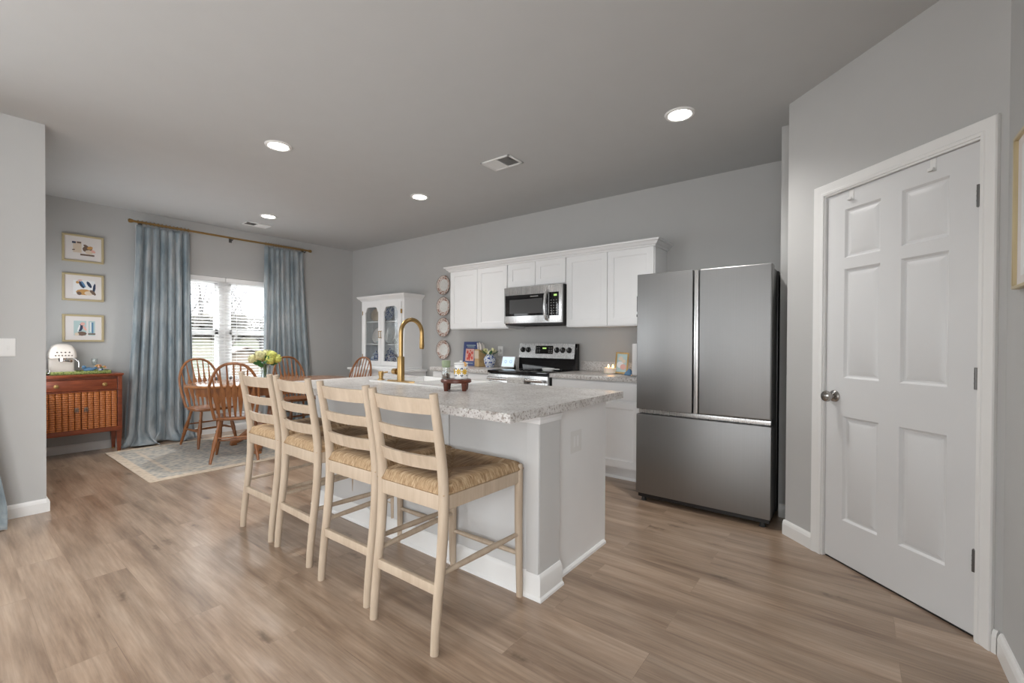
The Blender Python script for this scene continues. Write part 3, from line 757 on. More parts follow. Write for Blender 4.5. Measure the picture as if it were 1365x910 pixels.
framed(-2.50, -1.915, 1.408, 1.948, 'tall thin gold framed picture on the right wall at the photo edge', [(0.5, 0.5, 0.40, 0.42, 0, 7, 4), (0.55, 0.60, 0.30, 0.07, 0, 5, 4), (0.5, 0.28, 0.34, 0.10, 0, 5, 8)], XR, -1, 0.012, None)

# ------------------------------------------------------------------ curtains, rod and blinds
t = thing('curtain_rod', 'long thin gold curtain rod above the dining window', 'curtain rod', (0.09, -1.84, 2.585))
bm = BM(); tube(bm, [(0.09, -2.90, 2.587), (0.09, -1.84, 2.584), (0.09, -0.78, 2.589)], 0.0125, 14); obj('pole', bm, M['brass'], t)
for yy, sg in ((-2.90, -1), (-0.78, 1)):
    bm = BM(); lathe(bm, [(0.0, -0.02*sg), (0.017, -0.02*sg), (0.022, 0.0), (0.022, 0.012*sg), (0.014, 0.022*sg), (0, 0.024*sg)], (0.09, yy, 2.587), 16, axis='y'); obj('finial', bm, M['brass'], t)
for yy in (-2.80, -1.84, -0.85):
    bm = BM(); box(bm, 0.0, 0.006, yy-0.018, yy+0.018, 2.535, 2.60, 0.002); tube(bm, [(0.004, yy, 2.555), (0.07, yy, 2.558), (0.09, yy, 2.570)], 0.006, 8); obj('bracket', bm, M['hinge'], t)

def curtain(label, yt0, yt1, yb0, yb1, zt, zb, xc, nf, amp, seed, puddle=0.0, grp='blue velvet curtains'):
    rn = random.Random(seed); bm = BM()
    NS, NT = nf*14, 56
    ph = [rn.uniform(-0.7, 0.7) for _ in range(nf+2)]; wv = [rn.uniform(0.65, 1.3) for _ in range(nf+2)]; lean = [rn.uniform(-1, 1) for _ in range(nf+2)]
    def lerp(L, x):
        i = int(x); f = x-i; f = f*f*(3-2*f); return L[min(i, len(L)-1)]*(1-f)+L[min(i+1, len(L)-1)]*f
    V = []
    for j in range(NT+1):
        tt = j/NT; row = []
        e = tt**1.5
        y0 = yt0+(yb0-yt0)*e; y1 = yt1+(yb1-yt1)*e
        z = zt+(zb-zt)*tt
        for i in range(NS+1):
            s = i/NS; q = s*nf
            a = amp*(0.45+0.55*tt)*lerp(wv, q)
            arg = 2*PI*q+lerp(ph, q)*(0.3+tt)+0.5*math.sin(3.1*tt+lean[int(min(q, nf))])
            sharp = math.sin(arg)+0.25*math.sin(2*arg+1.0)*tt+0.15*math.sin(3.3*q+4*tt)*tt
            cusp = 2*abs(math.sin(arg/2))**0.75-1+0.18*math.sin(3.3*q+4*tt)*tt
            x = xc+a*cusp+0.02*tt
            y = y0+(y1-y0)*s+0.35*a*math.cos(arg)*(0.3+0.7*tt)
            zz = z
            if tt > 0.93 and puddle > 0:                    # cloth breaking on the floor
                k = (tt-0.93)/0.07
                x += puddle*k*k*(0.7+0.5*math.sin(1.7*q+seed)); y += puddle*0.5*k*k*math.sin(2.3*q+seed*0.7)
                zz = max(zb+0.006+0.012*(1+math.sin(5.1*q)), z+0.02*k*math.sin(4*q))
            row.append(bm.verts.new((x, y, zz)))
        V.append(row)
    for j in range(NT):
        for i in range(NS): bm.faces.new([V[j][i], V[j][i+1], V[j+1][i+1], V[j+1][i]])
    t = thing('curtain', label, 'curtain', (xc, (yb0+yb1)/2, zb), 0, grp)
    o = obj('panel', bm, M['velvet'], t, ang=180)
    md = o.modifiers.new('cloth_thickness', 'SOLIDIFY'); md.thickness = 0.004; md.offset = 0
    for i in range(nf*2 if grp else 0):
        y = yt0+(yt1-yt0)*(i+0.5)/(nf*2)
        bm = BM(); tube(bm, [(xc+0.021*math.cos(a), y, zt+0.036+0.021*math.sin(a)) for a in [2*PI*k/14 for k in range(14)]], 0.0026, 6, closed=True)
        obj('ring', bm, M['brass'], t)
    return t
curtain('blue velvet curtain left of the dining window, pooling on the floor', -2.855, -2.325, -2.985, -2.31, 2.550, 0.0, 0.098, 7, 0.056, 4, 0.16)
curtain('blue grey velvet curtain right of the dining window', -1.44, -0.875, -1.475, -0.74, 2.550, 0.0, 0.092, 8, 0.050, 8, 0.10)
curtain('blue curtain hem at the left photo edge in front of the wall stub', -4.80, -4.24, -4.95, -3.985, 2.50, 0.0, 2.29, 7, 0.045, 21, 0.10, None)

t = thing('curtain_rod', 'gold curtain rod over the living room window, holding the curtain at the left photo edge', 'curtain rod', (2.29, -5.9, 2.515))
bm = BM(); tube(bm, [(2.29, -4.15, 2.515), (2.29, -7.65, 2.515)], 0.0125, 14); obj('pole', bm, M['brass'], t)
for yy in (-4.15, -7.65):
    bm = BM(); blob(bm, (2.29, yy, 2.515), 0.022); obj('finial', bm, M['brass'], t)
for yy in (-4.28, -5.9, -7.5):
    bm = BM(); box(bm, 2.157, 2.163, yy-0.018, yy+0.018, 2.47, 2.53, 0.002); tube(bm, [(2.16, yy, 2.485), (2.27, yy, 2.488), (2.29, yy, 2.503)], 0.006, 8); obj('bracket', bm, M['hinge'], t)

def blind(y0, y1, label, wand):
    t = thing('window_blind', label, 'blind', (-0.02, (y0+y1)/2, WZ0), 0, 'white slatted blinds')
    bm = BM(); box(bm, -0.048, 0.004, y0, y1, WZ1-0.062, WZ1-0.004, 0.004); obj('headrail', bm, M['blindw'], t)
    bm = BM(); z = WZ1-0.075
    while z > WZ0+0.05:
        prism(bm, [(-0.044, z-0.004), (-0.022, z+0.0022), (0.002, z+0.0045), (0.002, z+0.0065), (-0.022, z+0.0045), (-0.044, z-0.002)], 'y', y0+0.005, y1-0.005)
        z -= 0.0405
    obj('slats', bm, M['blindw'], t, smooth=False)
    bm = BM(); box(bm, -0.046, 0.004, y0+0.004, y1-0.004, WZ0+0.012, WZ0+0.035, 0.003); obj('bottom_rail', bm, M['blindw'], t)
    bm = BM()
    for yy in (y0+0.14, (y0+y1)/2, y1-0.14): tube(bm, [(-0.021, yy, WZ1-0.06), (-0.021, yy, WZ0+0.03)], 0.0012, 5)
    obj('ladder_cord', bm, M['blindw'], t)
    bm = BM(); tube(bm, [(0.010, wand, WZ1-0.06), (0.011, wand, 1.30)], 0.0035, 8); lathe(bm, [(0.003, 0), (0.007, 0.01), (0.006, 0.05), (0.003, 0.06)], (0.011, wand, 1.25), 8)
    obj('tilt_wand', bm, M['plasticw'], t)
blind(WY0+0.006, YM-0.003, 'open white slatted blind on the left half of the dining window', -2.70)
blind(YM+0.003, WY1-0.006, 'open white slatted blind with hanging wand, right half of the dining window', -1.765)

# ------------------------------------------------------------------ kitchen island
ISX0, ISX1 = 3.36, 5.554
t = thing('island_cabinet', 'white kitchen island base with grey panelled seating side, behind the stools', 'island', (4.5, -2.2, 0))
bm = BM(); box(bm, 3.58, 5.475, -2.36, -1.785, 0.10, 0.874); box(bm, 3.60, 5.455, -2.36, -1.85, 0, 0.10); obj('body', bm, M['cab'], t, smooth=False)
bm = BM(); box(bm, 5.475, 5.481, -2.352, -1.78, 0.0, 0.874); obj('end_panel', bm, M['cab'], t, smooth=False)
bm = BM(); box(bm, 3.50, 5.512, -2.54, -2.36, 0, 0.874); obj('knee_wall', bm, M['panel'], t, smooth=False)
bm = BM()                                            # corner boards and top moulding of the seating side
box(bm, 3.497, 5.515, -2.548, -2.35, 0.862, 0.874, 0.002); box(bm, 3.492, 5.522, -2.553, -2.35, 0.846, 0.862, 0.004)
box(bm, 3.494, 5.519, -2.549, -2.35, 0.826, 0.846, 0.003)
obj('top_moulding', bm, M['cab'], t)
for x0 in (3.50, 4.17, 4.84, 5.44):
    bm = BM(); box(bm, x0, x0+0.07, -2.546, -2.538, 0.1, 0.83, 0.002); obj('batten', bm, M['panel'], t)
bm = BM()
prof = [(0.0, 0.0), (0.028, 0.0), (0.026, 0.010), (0.018, 0.018), (0.016, 0.095), (0.010, 0.108), (0.004, 0.115), (0.0, 0.115)]
def skirt(bm, path, prof):
    rings = []
    for (p, o) in path:
        rings.append([bm.verts.new((p[0]+o[0]*a, p[1]+o[1]*a, b)) for a, b in prof])
    for a, b in zip(rings, rings[1:]):
        for i in range(len(prof)-1): bm.faces.new([a[i], a[i+1], b[i+1], b[i]])
    bm.faces.new(rings[0]); bm.faces.new(list(reversed(rings[-1])))
skirt(bm, [((3.50, -2.36), (-1, 0)), ((3.50, -2.54), (-1, -1)), ((5.512, -2.54), (1, -1)), ((5.512, -2.358), (1, 0))], prof)
skirt(bm, [((5.481, -2.358), (1, 0)), ((5.481, -1.80), (1, 0))], [(0, 0), (0.018, 0), (0.016, 0.012), (0.008, 0.019), (0, 0.02)])
obj('skirting', bm, M['trim'], t, ang=25)
bm = BM()
panel_slab(bm, (5.4815, -2.20, 0.615), (0, 1, 0), (0, 0, 1), (1, 0, 0), 0.118, 0.118, 0.004, [(0.03, 0.052, 0.03, 0.088), (0.066, 0.088, 0.03, 0.088)], [(0.001, -0.0015)])
obj('outlet_plate', bm, M['plasticw'], t)
for dx in (0, 1, 2, 3):                              # kitchen side doors
    x1 = 5.45-dx*0.46
    bm = BM(); panel_slab(bm, (x1, -1.782, 0.13), (-1, 0, 0), (0, 0, 1), (0, 1, 0), 0.44, 0.72, 0.018, [(0.06, 0.38, 0.06, 0.66)], [(0.004, -0.007)])
    obj('door', bm, M['cab'], t, smooth=False)

# worktop with a cut-out for the sink
SX0, SX1, SY0, SY1 = 3.78, 4.62, -2.275, -1.735
t = BM()
zt, zb = 0.914, 0.874
xs = [ISX0, SX0+0.02, SX1-0.02, ISX1]; ys = [-2.823, SY0+0.02, SY1-0.02, -1.690]
for i in range(3):
    for j in range(3):
        if i == 1 and j == 1: continue
        for z in (zt, zb): face(t, [(xs[i], ys[j], z), (xs[i+1], ys[j], z), (xs[i+1], ys[j+1], z), (xs[i], ys[j+1], z)])
def ringwall(x0, x1, y0, y1):
    P = [(x0, y0), (x1, y0), (x1, y1), (x0, y1)]
    for k in range(4):
        a, b = P[k], P[(k+1) % 4]; face(t, [(a[0], a[1], zb), (b[0], b[1], zb), (b[0], b[1], zt), (a[0], a[1], zt)])
ringwall(xs[0], xs[3], ys[0], ys[3]); ringwall(xs[1], xs[2], ys[1], ys[2])
tag(obj('island_countertop', t, M['laminate'], None, smooth=False), 'speckled grey laminate worktop on the island', 'countertop')

# sink
t = thing('sink', 'white drop-in double sink set into the island worktop', 'sink', (4.2, -2.0, 0.914))
bm = BM()
z0 = 0.9145; zr = 0.924
bx = [(SX0+0.035, 4.185), (4.215, SX1-0.035)]; by = (SY0+0.105, SY1-0.035)
xs2 = [SX0, bx[0][0], bx[0][1], bx[1][0], bx[1][1], SX1]; ys2 = [SY0, by[0], by[1], SY1]
for i in range(5):
    for j in range(3):
        if j == 1 and i in (1, 3): continue
        face(bm, [(xs2[i], ys2[j], zr), (xs2[i+1], ys2[j], zr), (xs2[i+1], ys2[j+1], zr), (xs2[i], ys2[j+1], zr)])
P = [(SX0, SY0), (SX1, SY0), (SX1, SY1), (SX0, SY1)]
for k in range(4):
    a, b = P[k], P[(k+1) % 4]; face(bm, [(a[0], a[1], z0), (b[0], b[1], z0), (b[0], b[1], zr), (a[0], a[1], zr)])
for x0, x1 in bx:
    a = [(x0, by[0]), (x1, by[0]), (x1, by[1]), (x0, by[1])]; b = [(x0+.02, by[0]+.02), (x1-.02, by[0]+.02), (x1-.02, by[1]-.02), (x0+.02, by[1]-.02)]
    for k in range(4):
        k2 = (k+1) % 4; face(bm, [(*a[k], zr), (*a[k2], zr), (*b[k2], 0.74), (*b[k], 0.74)])
    face(bm, [(*p, 0.74) for p in b])
obj('basin', bm, M['ceramic'], t, ang=25)
for x0, x1 in bx:
    bm = BM(); lathe(bm, [(0, 0.742), (0.04, 0.742), (0.043, 0.7405), (0, 0.7402)], ((x0+x1)/2, -1.97, 0), 18); obj('drain', bm, M['oven'], t)

# faucet
FX, FY = 4.075, -2.215
t = thing('faucet', 'tall gold gooseneck faucet on the sink ledge', 'faucet', (FX, FY, 0.924))
bm = BM()
prism(bm, [(FX-0.125+0.0, FY-0.028), (FX+0.125, FY-0.028), (FX+0.15, FY), (FX+0.125, FY+0.028), (FX-0.125, FY+0.028), (FX-0.15, FY)], 'z', 0.924, 0.931, bev=0.002)
obj('deck_plate', bm, M['gold'], t)
bm = BM(); lathe(bm, [(0.0, 0.931), (0.027, 0.931), (0.026, 1.10), (0.024, 1.105), (0, 1.105)], (FX, FY, 0), 24); obj('body', bm, M['gold'], t)
ra = 0.098; pts = [(FX, FY, 1.10), (FX, FY, 1.18), (FX, FY, 1.278)]
for k in range(1, 17):
    a = PI-PI*k/16; pts.append((FX, FY+ra+ra*math.cos(a), 1.278+ra*math.sin(a)))
pts += [(FX, FY+2*ra, 1.245)]
bm = BM(); tube(bm, pts, 0.0155, 16); obj('spout', bm, M['gold'], t)
bm = BM(); lathe(bm, [(0.0, 1.158), (0.015, 1.158), (0.0185, 1.175), (0.0165, 1.235), (0.0165, 1.25), (0, 1.25)], (FX, FY+2*ra, 0), 18); obj('spray_head', bm, M['gold'], t)
bm = BM(); tube(bm, [(FX-0.02, FY, 0.995), (FX-0.05, FY+0.0, 0.995)], 0.012, 14); tube(bm, [(FX-0.042, FY, 0.995), (FX-0.085, FY, 0.995)], [0.023, 0.021], 18); obj('handle', bm, M['gold'], t)
t = thing('soap_dispenser', 'short gold soap dispenser pump beside the faucet', 'soap dispenser', (FX-0.235, FY, 0.924))
bm = BM(); lathe(bm, [(0, 0.924), (0.026, 0.924), (0.025, 0.931), (0.015, 0.934), (0.0155, 0.955), (0, 0.955)], (FX-0.235, FY, 0), 18); obj('collar', bm, M['gold'], t)
bm = BM(); lathe(bm, [(0, 0.955), (0.019, 0.955), (0.020, 0.985), (0.013, 0.99), (0, 0.99)], (FX-0.235, FY, 0), 18); tube(bm, [(FX-0.235, FY, 0.975), (FX-0.235, FY+0.06, 0.98)], 0.006, 8); obj('pump', bm, M['gold'], t)

# riser stand with its two jars
RX, RY = 4.735, -2.315
ang = math.atan2(0.11, 0.143)
t = thing('riser_stand', 'small reddish brown wooden footed stand on the island worktop', 'stand', (RX, RY, 0.914), ang)
bm = BM(); lathe(bm, [(0, 0.048), (0.084, 0.048), (0.090, 0.054), (0.090, 0.066), (0.085, 0.071), (0, 0.071)], (0, 0, 0), 40, sx=1.05, sy=0.85); obj('top', bm, M['walnut'], t, world=False)
for lx, ly in ((-0.055, -0.045), (0.055, -0.045), (-0.055, 0.045), (0.055, 0.045)):
    bm = BM(); lathe(bm, [(0, 0), (0.012, 0), (0.014, 0.006), (0.019, 0.05), (0, 0.05)], (lx, ly, 0), 14); obj('leg', bm, M['walnut'], t, world=False)
SZ = 0.914+0.0715
def off(a, b): return (RX+a*math.cos(ang)-b*math.sin(ang), RY+a*math.sin(ang)+b*math.cos(ang))
cx, cy = off(0.030, 0.0)
t = thing('canister', 'white canister painted with yellow flowers, on the wooden stand', 'canister', (cx, cy, SZ))
bm = BM(); lathe(bm, [(0, 0), (0.040, 0), (0.0435, 0.004), (0.0435, 0.082), (0.041, 0.088), (0.036, 0.09), (0, 0.09)], (0, 0, 0), 32); obj('body', bm, M['ceramic'], t, world=False)
bm = BM()
def patch(a0, z0_, ra, rz_, mi, rot=0.0, R_=0.0438):
    P = []
    for k in range(10):
        q = 2*PI*k/10; u_, v_ = ra*math.cos(q), rz_*math.sin(q); uu = u_*math.cos(rot)-v_*math.sin(rot); vv = u_*math.sin(rot)+v_*math.cos(rot)
        P.append(((R_+0.0001*mi)*math.cos(a0+uu/R_), (R_+0.0001*mi)*math.sin(a0+uu/R_), z0_+vv))
    face(bm, P, mi)
for fa in (-1.15, -0.25, 0.9, 2.0, 3.1, 4.2):
    for p_ in range(8):
        q = 2*PI*p_/8; patch(fa+0.0125*math.cos(q)/0.0438, 0.046+0.0125*math.sin(q), 0.0085, 0.0042, 1, q)
    patch(fa, 0.046, 0.0055, 0.0055, 2)
    for p_ in range(4):
        q = PI/4+PI/2*p_; patch(fa+0.022*math.cos(q)/0.0438, 0.043+0.030*math.sin(q), 0.006, 0.0035, 3, q)
obj('painted_flowers', bm, [M['umber'], simple('yellow_glaze', (0.68, 0.43, 0.03, 1), 0.25), M['ochre'], M['navy']], t, world=False, smooth=False, weld=False)
bm = BM(); lathe(bm, [(0, 0.0905), (0.043, 0.0905), (0.0445, 0.093), (0.043, 0.099), (0.034, 0.102), (0.012, 0.104), (0.008, 0.107), (0.010, 0.112), (0, 0.114)], (0, 0, 0), 32); ld = obj('lid', bm, M['ceramic'], t, world=False)
bm = BM(); blob(bm, (0.046, -0.01, 0.088), 0.011, 2, 1.0, 0.5, 1.1); blob(bm, (0.040, -0.012, 0.100), 0.008, 2, 1, 0.5, 1); tag(obj('side_knob', bm, M['ochre'], t, world=False), 'small ochre moulded bird on the canister edge')
cx, cy = off(-0.062, 0.0)
t = thing('salt_grinder', 'clear glass grinder with sage green lid, on the wooden stand', 'grinder', (cx, cy, SZ))
bm = BM(); lathe(bm, [(0, 0), (0.025, 0), (0.027, 0.004), (0.026, 0.035), (0.022, 0.065), (0.022, 0.070), (0.0205, 0.070), (0.0205, 0.066), (0.0245, 0.035), (0.0245, 0.004), (0, 0.003)], (0, 0, 0), 24); obj('jar', bm, M['vaseglass'], t, world=False)
bm = BM(); lathe(bm, [(0, 0.0035), (0.0238, 0.0042), (0.0238, 0.022), (0.012, 0.034), (0, 0.032)], (0, 0, 0), 20); tag(obj('spice', bm, M['umber'], t, world=False), 'brown ground spice inside the jar')
bm = BM(); lathe(bm, [(0, 0.0705), (0.0245, 0.0705), (0.027, 0.080), (0.027, 0.108), (0.024, 0.113), (0, 0.114)], (0, 0, 0), 24); obj('lid', bm, M['sage'], t, world=False)

# ------------------------------------------------------------------ bar stools
def make_stool(label):
    t = thing('bar_stool', label, 'bar stool', (0, 0, 0), 0, 'ladder back stools at the island')
    W = 0.19; Wf = 0.215; yb, yf = -0.24, 0.235
    for s in (-1, 1):                                   # long back posts, bent twice
        bm = BM(); pr = [(-0.285, 0.0, 0.017), (-0.272, 0.16, 0.019), (-0.246, 0.40, 0.021), (-0.238, 0.58, 0.0215), (-0.245, 0.70, 0.021), (-0.272, 0.88, 0.019), (-0.295, 1.012, 0.017)]
        pts = []; rs = []
        for i in range(len(pr)-1):
            for k in range(4):
                f = k/4; p0 = pr[max(i-1, 0)]; p1 = pr[i]; p2 = pr[i+1]; p3 = pr[min(i+2, len(pr)-1)]
                def cr(a, b, c, d): return 0.5*(2*b+(c-a)*f+(2*a-5*b+4*c-d)*f*f+(3*b-a-3*c+d)*f**3)
                pts.append((s*W, cr(p0[0], p1[0], p2[0], p3[0]), p1[1]+(p2[1]-p1[1])*f)); rs.append(p1[2]+(p2[2]-p1[2])*f)
        pts.append((s*W, pr[-1][0], pr[-1][1])); rs.append(pr[-1][2])
        tube(bm, pts, rs, 20, flat=None)
        for v in bm.verts: pass
        obj('back_post', bm, M['oak'], t, world=False)
        bm = BM(); tube(bm, [(s*(Wf+0.004), yf+0.006, 0.0), (s*Wf, yf, 0.36), (s*Wf, yf, 0.60), (s*Wf, yf, 0.628), (s*Wf, yf, 0.634)], [0.0155, 0.019, 0.020, 0.019, 0.014], 18)
        obj('front_leg', bm, M['oak'], t, world=False)
    # curved ladder slats
    for (z0, z1, yy) in ((0.927, 0.990, -0.282), (0.816, 0.864, -0.262), (0.702, 0.757, -0.246)):
        bm = BM(); n = 14; th = 0.008; rg = []
        for i in range(n+1):
            u = -1+2*i/n; x = u*W; bow = -0.030*(1-u*u)
            rg.append([bm.verts.new((x, yy+bow+dy+ (0.012 if z == z0 else -0.002), z)) for dy, z in ((-th, z0), (th, z0), (th, z1), (-th, z1))])
        for a, b in zip(rg, rg[1:]):
            for k in range(4): bm.faces.new([a[k], a[(k+1) % 4], b[(k+1) % 4], b[k]])
        bm.faces.new(rg[0]); bm.faces.new(list(reversed(rg[-1])))
        bmesh.ops.bevel(bm, geom=[e for e in bm.edges if len(e.link_faces) == 2 and e.calc_face_angle(0) > 0.8], offset=0.003, segments=2, affect='EDGES')
        obj('back_slat', bm, M['oak'], t, world=False)
    # seat rails
    bm = BM(); box(bm, -W, W, yb-0.011, yb+0.011, 0.545, 0.606, 0.003); obj('seat_rail', bm, M['oak'], t, world=False)
    bm = BM(); box(bm, -Wf, Wf, yf-0.011, yf+0.011, 0.555, 0.606, 0.003); obj('seat_rail', bm, M['oak'], t, world=False)
    for s in (-1, 1):
        bm = BM(); prism(bm, [(s*W-0.011, yb), (s*W+0.011, yb), (s*Wf+0.011, yf), (s*Wf-0.011, yf)], 'z', 0.545, 0.606, bev=0.003); obj('seat_rail', bm, M['oak'], t, world=False)
    # woven seat: raised over the rails, dipping towards the crossing
    bm = BM(); n = 28; V = []
    for j in range(n+1):
        row = []
        v = -1+2*j/n
        for i in range(n+1):
            u = -1+2*i/n
            wx = W+(Wf-W)*(v+1)/2+0.018
            x = u*wx; y = (yb+yf)/2+v*((yf-yb)/2+0.016)
            m_ = max(abs(u), abs(v)); d_ = abs(abs(u)-abs(v))
            z = 0.612+0.042*min(1, (1-m_)/0.10)**0.5-0.020*(1-m_)-0.007*max(0, 1-d_/0.10)*min(1, (1-m_)*8)
            row.append(bm.verts.new((x, y, z)))
        V.append(row)
    for j in range(n):
        for i in range(n): bm.faces.new([V[j][i], V[j][i+1], V[j+1][i+1], V[j+1][i]])
    edge = [V[0][i] for i in range(n+1)]+[V[j][n] for j in range(1, n+1)]+[V[n][i] for i in range(n-1, -1, -1)]+[V[j][0] for j in range(n-1, 0, -1)]
    low = [bm.verts.new((v.co.x*0.985, v.co.y*0.985, 0.6065)) for v in edge]
    for k in range(len(edge)): bm.faces.new([edge[k], edge[(k+1) % len(edge)], low[(k+1) % len(edge)], low[k]])
    bm.faces.new(low)
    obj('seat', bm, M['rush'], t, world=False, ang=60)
    # stretchers
    bm = BM(); box(bm, -W, W, -0.267-0.009, -0.267+0.009, 0.222, 0.262, 0.003); obj('stretcher', bm, M['oak'], t, world=False)
    bm = BM(); tube(bm, [(-Wf, yf+0.003, 0.205), (0, yf+0.003, 0.205), (Wf, yf+0.003, 0.205)], [0.010, 0.013, 0.010], 12); obj('stretcher', bm, M['oak'], t, world=False)
    for s in (-1, 1):
        bm = BM(); tube(bm, [(s*W, -0.256, 0.300), (s*(W+Wf)/2, -0.01, 0.300), (s*Wf, yf+0.002, 0.300)], [0.010, 0.014, 0.010], 12); obj('stretcher', bm, M['oak'], t, world=False)
    return t
labs = ['whitewashed wooden bar stool with rush seat, nearest of the four', 'whitewashed wooden bar stool, second from the nearest at the island',
        'whitewashed wooden bar stool, third from the nearest at the island', 'whitewashed wooden bar stool, farthest of the four, beside the dining chairs']
st0 = make_stool(labs[0]); st0.location = (5.210, -2.822, 0); st0.rotation_euler.z = 0.02
for (x, y, r), lb in zip(((4.730, -2.795, 0.02), (4.185, -2.765, -0.02), (3.700, -2.760, 0.02)), labs[1:]):
    dup(st0, (x, y, 0), r, lb)

# ------------------------------------------------------------------ wall cabinets
def shaker(bm, o, w_, h_, t_=0.019): panel_slab(bm, o, (1, 0, 0), (0, 0, 1), (0, -1, 0), w_, h_, t_, [(0.062, w_-0.062, 0.062, h_-0.062)], [(0.002, -0.007), (0.012, -0.009)])
def wall_cab(x0, x1, z0, z1, label):
    t = thing('wall_cabinet', label, 'cabinet', ((x0+x1)/2, -0.15, z0), 0, 'white wall cabinets')
    bm = BM(); box(bm, x0, x1, -0.305, 0, z0, z1); obj('carcass', bm, M['cab'], t, smooth=False)
    wd = (x1-x0)/2
    for k in (0, 1):
        bm = BM(); shaker(bm, (x0+k*wd+(0.008 if k == 0 else 0.003), -0.326, z0+0.012), wd-0.011, z1-z0-0.03); obj('door', bm, M['cab'], t, smooth=False)
    return t
wall_cab(2.647, 3.562, 1.372, 2.105, 'white two door wall cabinet left of the microwave')
wall_cab(3.565, 4.325, 1.818, 2.105, 'short white two door wall cabinet directly above the microwave')
wall_cab(4.328, 5.245, 1.372, 2.105, 'white two door wall cabinet right of the microwave, next to the refrigerator')
bm = BM()
cp = [(0.0, 2.085), (0.012, 2.087), (0.016, 2.098), (0.030, 2.106), (0.044, 2.126), (0.058, 2.134), (0.060, 2.146), (0.0, 2.146)]
rings = []
for (p, o) in (((2.647, 0), (-1, 0)), ((2.647, -0.326), (-1, -1)), ((5.245, -0.326), (1, -1)), ((5.245, 0), (1, 0))):
    rings.append([bm.verts.new((p[0]+o[0]*a, p[1]+o[1]*a, b)) for a, b in cp])
for a, b in zip(rings, rings[1:]):
    for i in range(len(cp)-1): bm.faces.new([a[i], a[i+1], b[i+1], b[i]])
bm.faces.new(rings[0]); bm.faces.new(list(reversed(rings[-1])))
bm.faces.new([r[-1] for r in rings]);
tag(obj('crown_molding', bm, M['cab'], None, ang=15), 'white crown molding along the top of the wall cabinets', 'molding')

# microwave
t = thing('microwave', 'stainless over-the-range microwave under the short cabinet', 'microwave', (3.945, -0.2, 1.40))
bm = BM(); box(bm, 3.568, 4.322, -0.365, -0.005, 1.402, 1.816, 0.004); obj('body', bm, M['black'], t)
bm = BM(); box(bm, 3.570, 4.320, -0.392, -0.366, 1.420, 1.814, 0.004); obj('front_panel', bm, M['steell'], t)
bm = BM(); box(bm, 3.588, 4.150, -0.3955, -0.391, 1.500, 1.728, 0.002); dg = obj('door_glass', bm, M['blackglass'], t)
bm = BM(); box(bm, 3.650, 4.085, -0.3962, -0.395, 1.525, 1.680, 0.0004, 1); obj('window_mesh', bm, simple('window_mesh_grey', (0.07, 0.07, 0.07, 1), 0.25), dg)
bm = BM(); box(bm, 3.93, 4.03, -0.3962, -0.3952, 1.700, 1.709); obj('badge', bm, M['mark'], dg)
bm = BM(); box(bm, 4.168, 4.284, -0.3955, -0.391, 1.492, 1.735, 0.002); cpn = obj('control_panel', bm, M['blackglass'], t)
bm = BM()
for i in range(3):
    for j in range(6): box(bm, 4.186+i*0.032, 4.200+i*0.032, -0.3962, -0.3952, 1.512+j*0.027, 1.519+j*0.027)
obj('keypad', bm, M['mark'], cpn, smooth=False)
bm = BM(); box(bm, 4.225, 4.262, -0.3962, -0.3952, 1.693, 1.712); obj('clock_display', bm, M['led'], cpn, smooth=False)
bm = BM(); tube(bm, [(4.152, -0.392, 1.752), (4.150, -0.415, 1.745), (4.143, -0.432, 1.70), (4.138, -0.440, 1.60), (4.143, -0.432, 1.50), (4.150, -0.415, 1.455), (4.152, -0.392, 1.448)], [0.013, 0.015, 0.016, 0.016, 0.016, 0.015, 0.013], 14); obj('handle', bm, M['steell'], t)
bm = BM()
for i in range(16): box(bm, 3.62+i*0.043, 3.65+i*0.043, -0.34, -0.05, 1.3985, 1.403)
obj('vent_grille', bm, M['rubber'], t, smooth=False)

# ------------------------------------------------------------------ range
RX0, RX1 = 3.566, 4.328
t = thing('range', 'stainless and black freestanding electric range between the counters', 'range', (3.947, -0.33, 0))
bm = BM(); box(bm, RX0, RX1, -0.615, -0.03, 0.02, 0.895, 0.003); obj('body', bm, M['black'], t)
bm = BM(); box(bm, RX0-0.002, RX1+0.002, -0.665, -0.07, 0.893, 0.921, 0.006); ck = obj('cooktop', bm, M['blackglass'], t)
bm = BM()
for bx_, by_, br_ in ((3.76, -0.22, 0.085), (4.13, -0.22, 0.075), (3.76, -0.50, 0.105), (4.13, -0.50, 0.095)):
    lathe(bm, [(br_-0.003, 0.9212), (br_, 0.9215), (br_, 0.9212)], (bx_, by_, 0), 36, cap=False)
obj('burner_ring', bm, simple('burner_grey', (0.12, 0.12, 0.12, 1), 0.4), ck)
bm = BM(); prism(bm, [(-0.03, 0.90), (-0.115, 0.90), (-0.108, 1.03), (-0.102, 1.045), (-0.085, 1.192), (-0.078, 1.200), (-0.03, 1.200)], 'x', RX0+0.004, RX1-0.004, bev=0.003); bgd = obj('backguard', bm, M['blackglass'], t)
bm = BM(); prism(bm, [(-0.1035, 1.034), (-0.1155, 1.040), (-0.092, 1.203), (-0.03, 1.204), (-0.03, 1.200), (-0.085, 1.197)], 'x', RX0+0.002, RX1-0.022, bev=0.0015); obj('control_fascia', bm, M['steell'], t)
def fy(z): return -0.1155+(z-1.040)*0.0235/0.163
bm = BM(); prism(bm, [(fy(1.088)-0.0015, 1.088), (fy(1.088)+0.003, 1.088), (fy(1.178)+0.003, 1.178), (fy(1.178)-0.0015, 1.178)], 'x', 3.800, 4.035); dsp = obj('display_panel', bm, M['blackglass'], t, smooth=False)
bm = BM()
box(bm, 3.895, 3.945, fy(1.150)-0.003, fy(1.150)-0.001, 1.142, 1.158)
obj('clock_digits', bm, M['led'], dsp, smooth=False)
bm = BM()
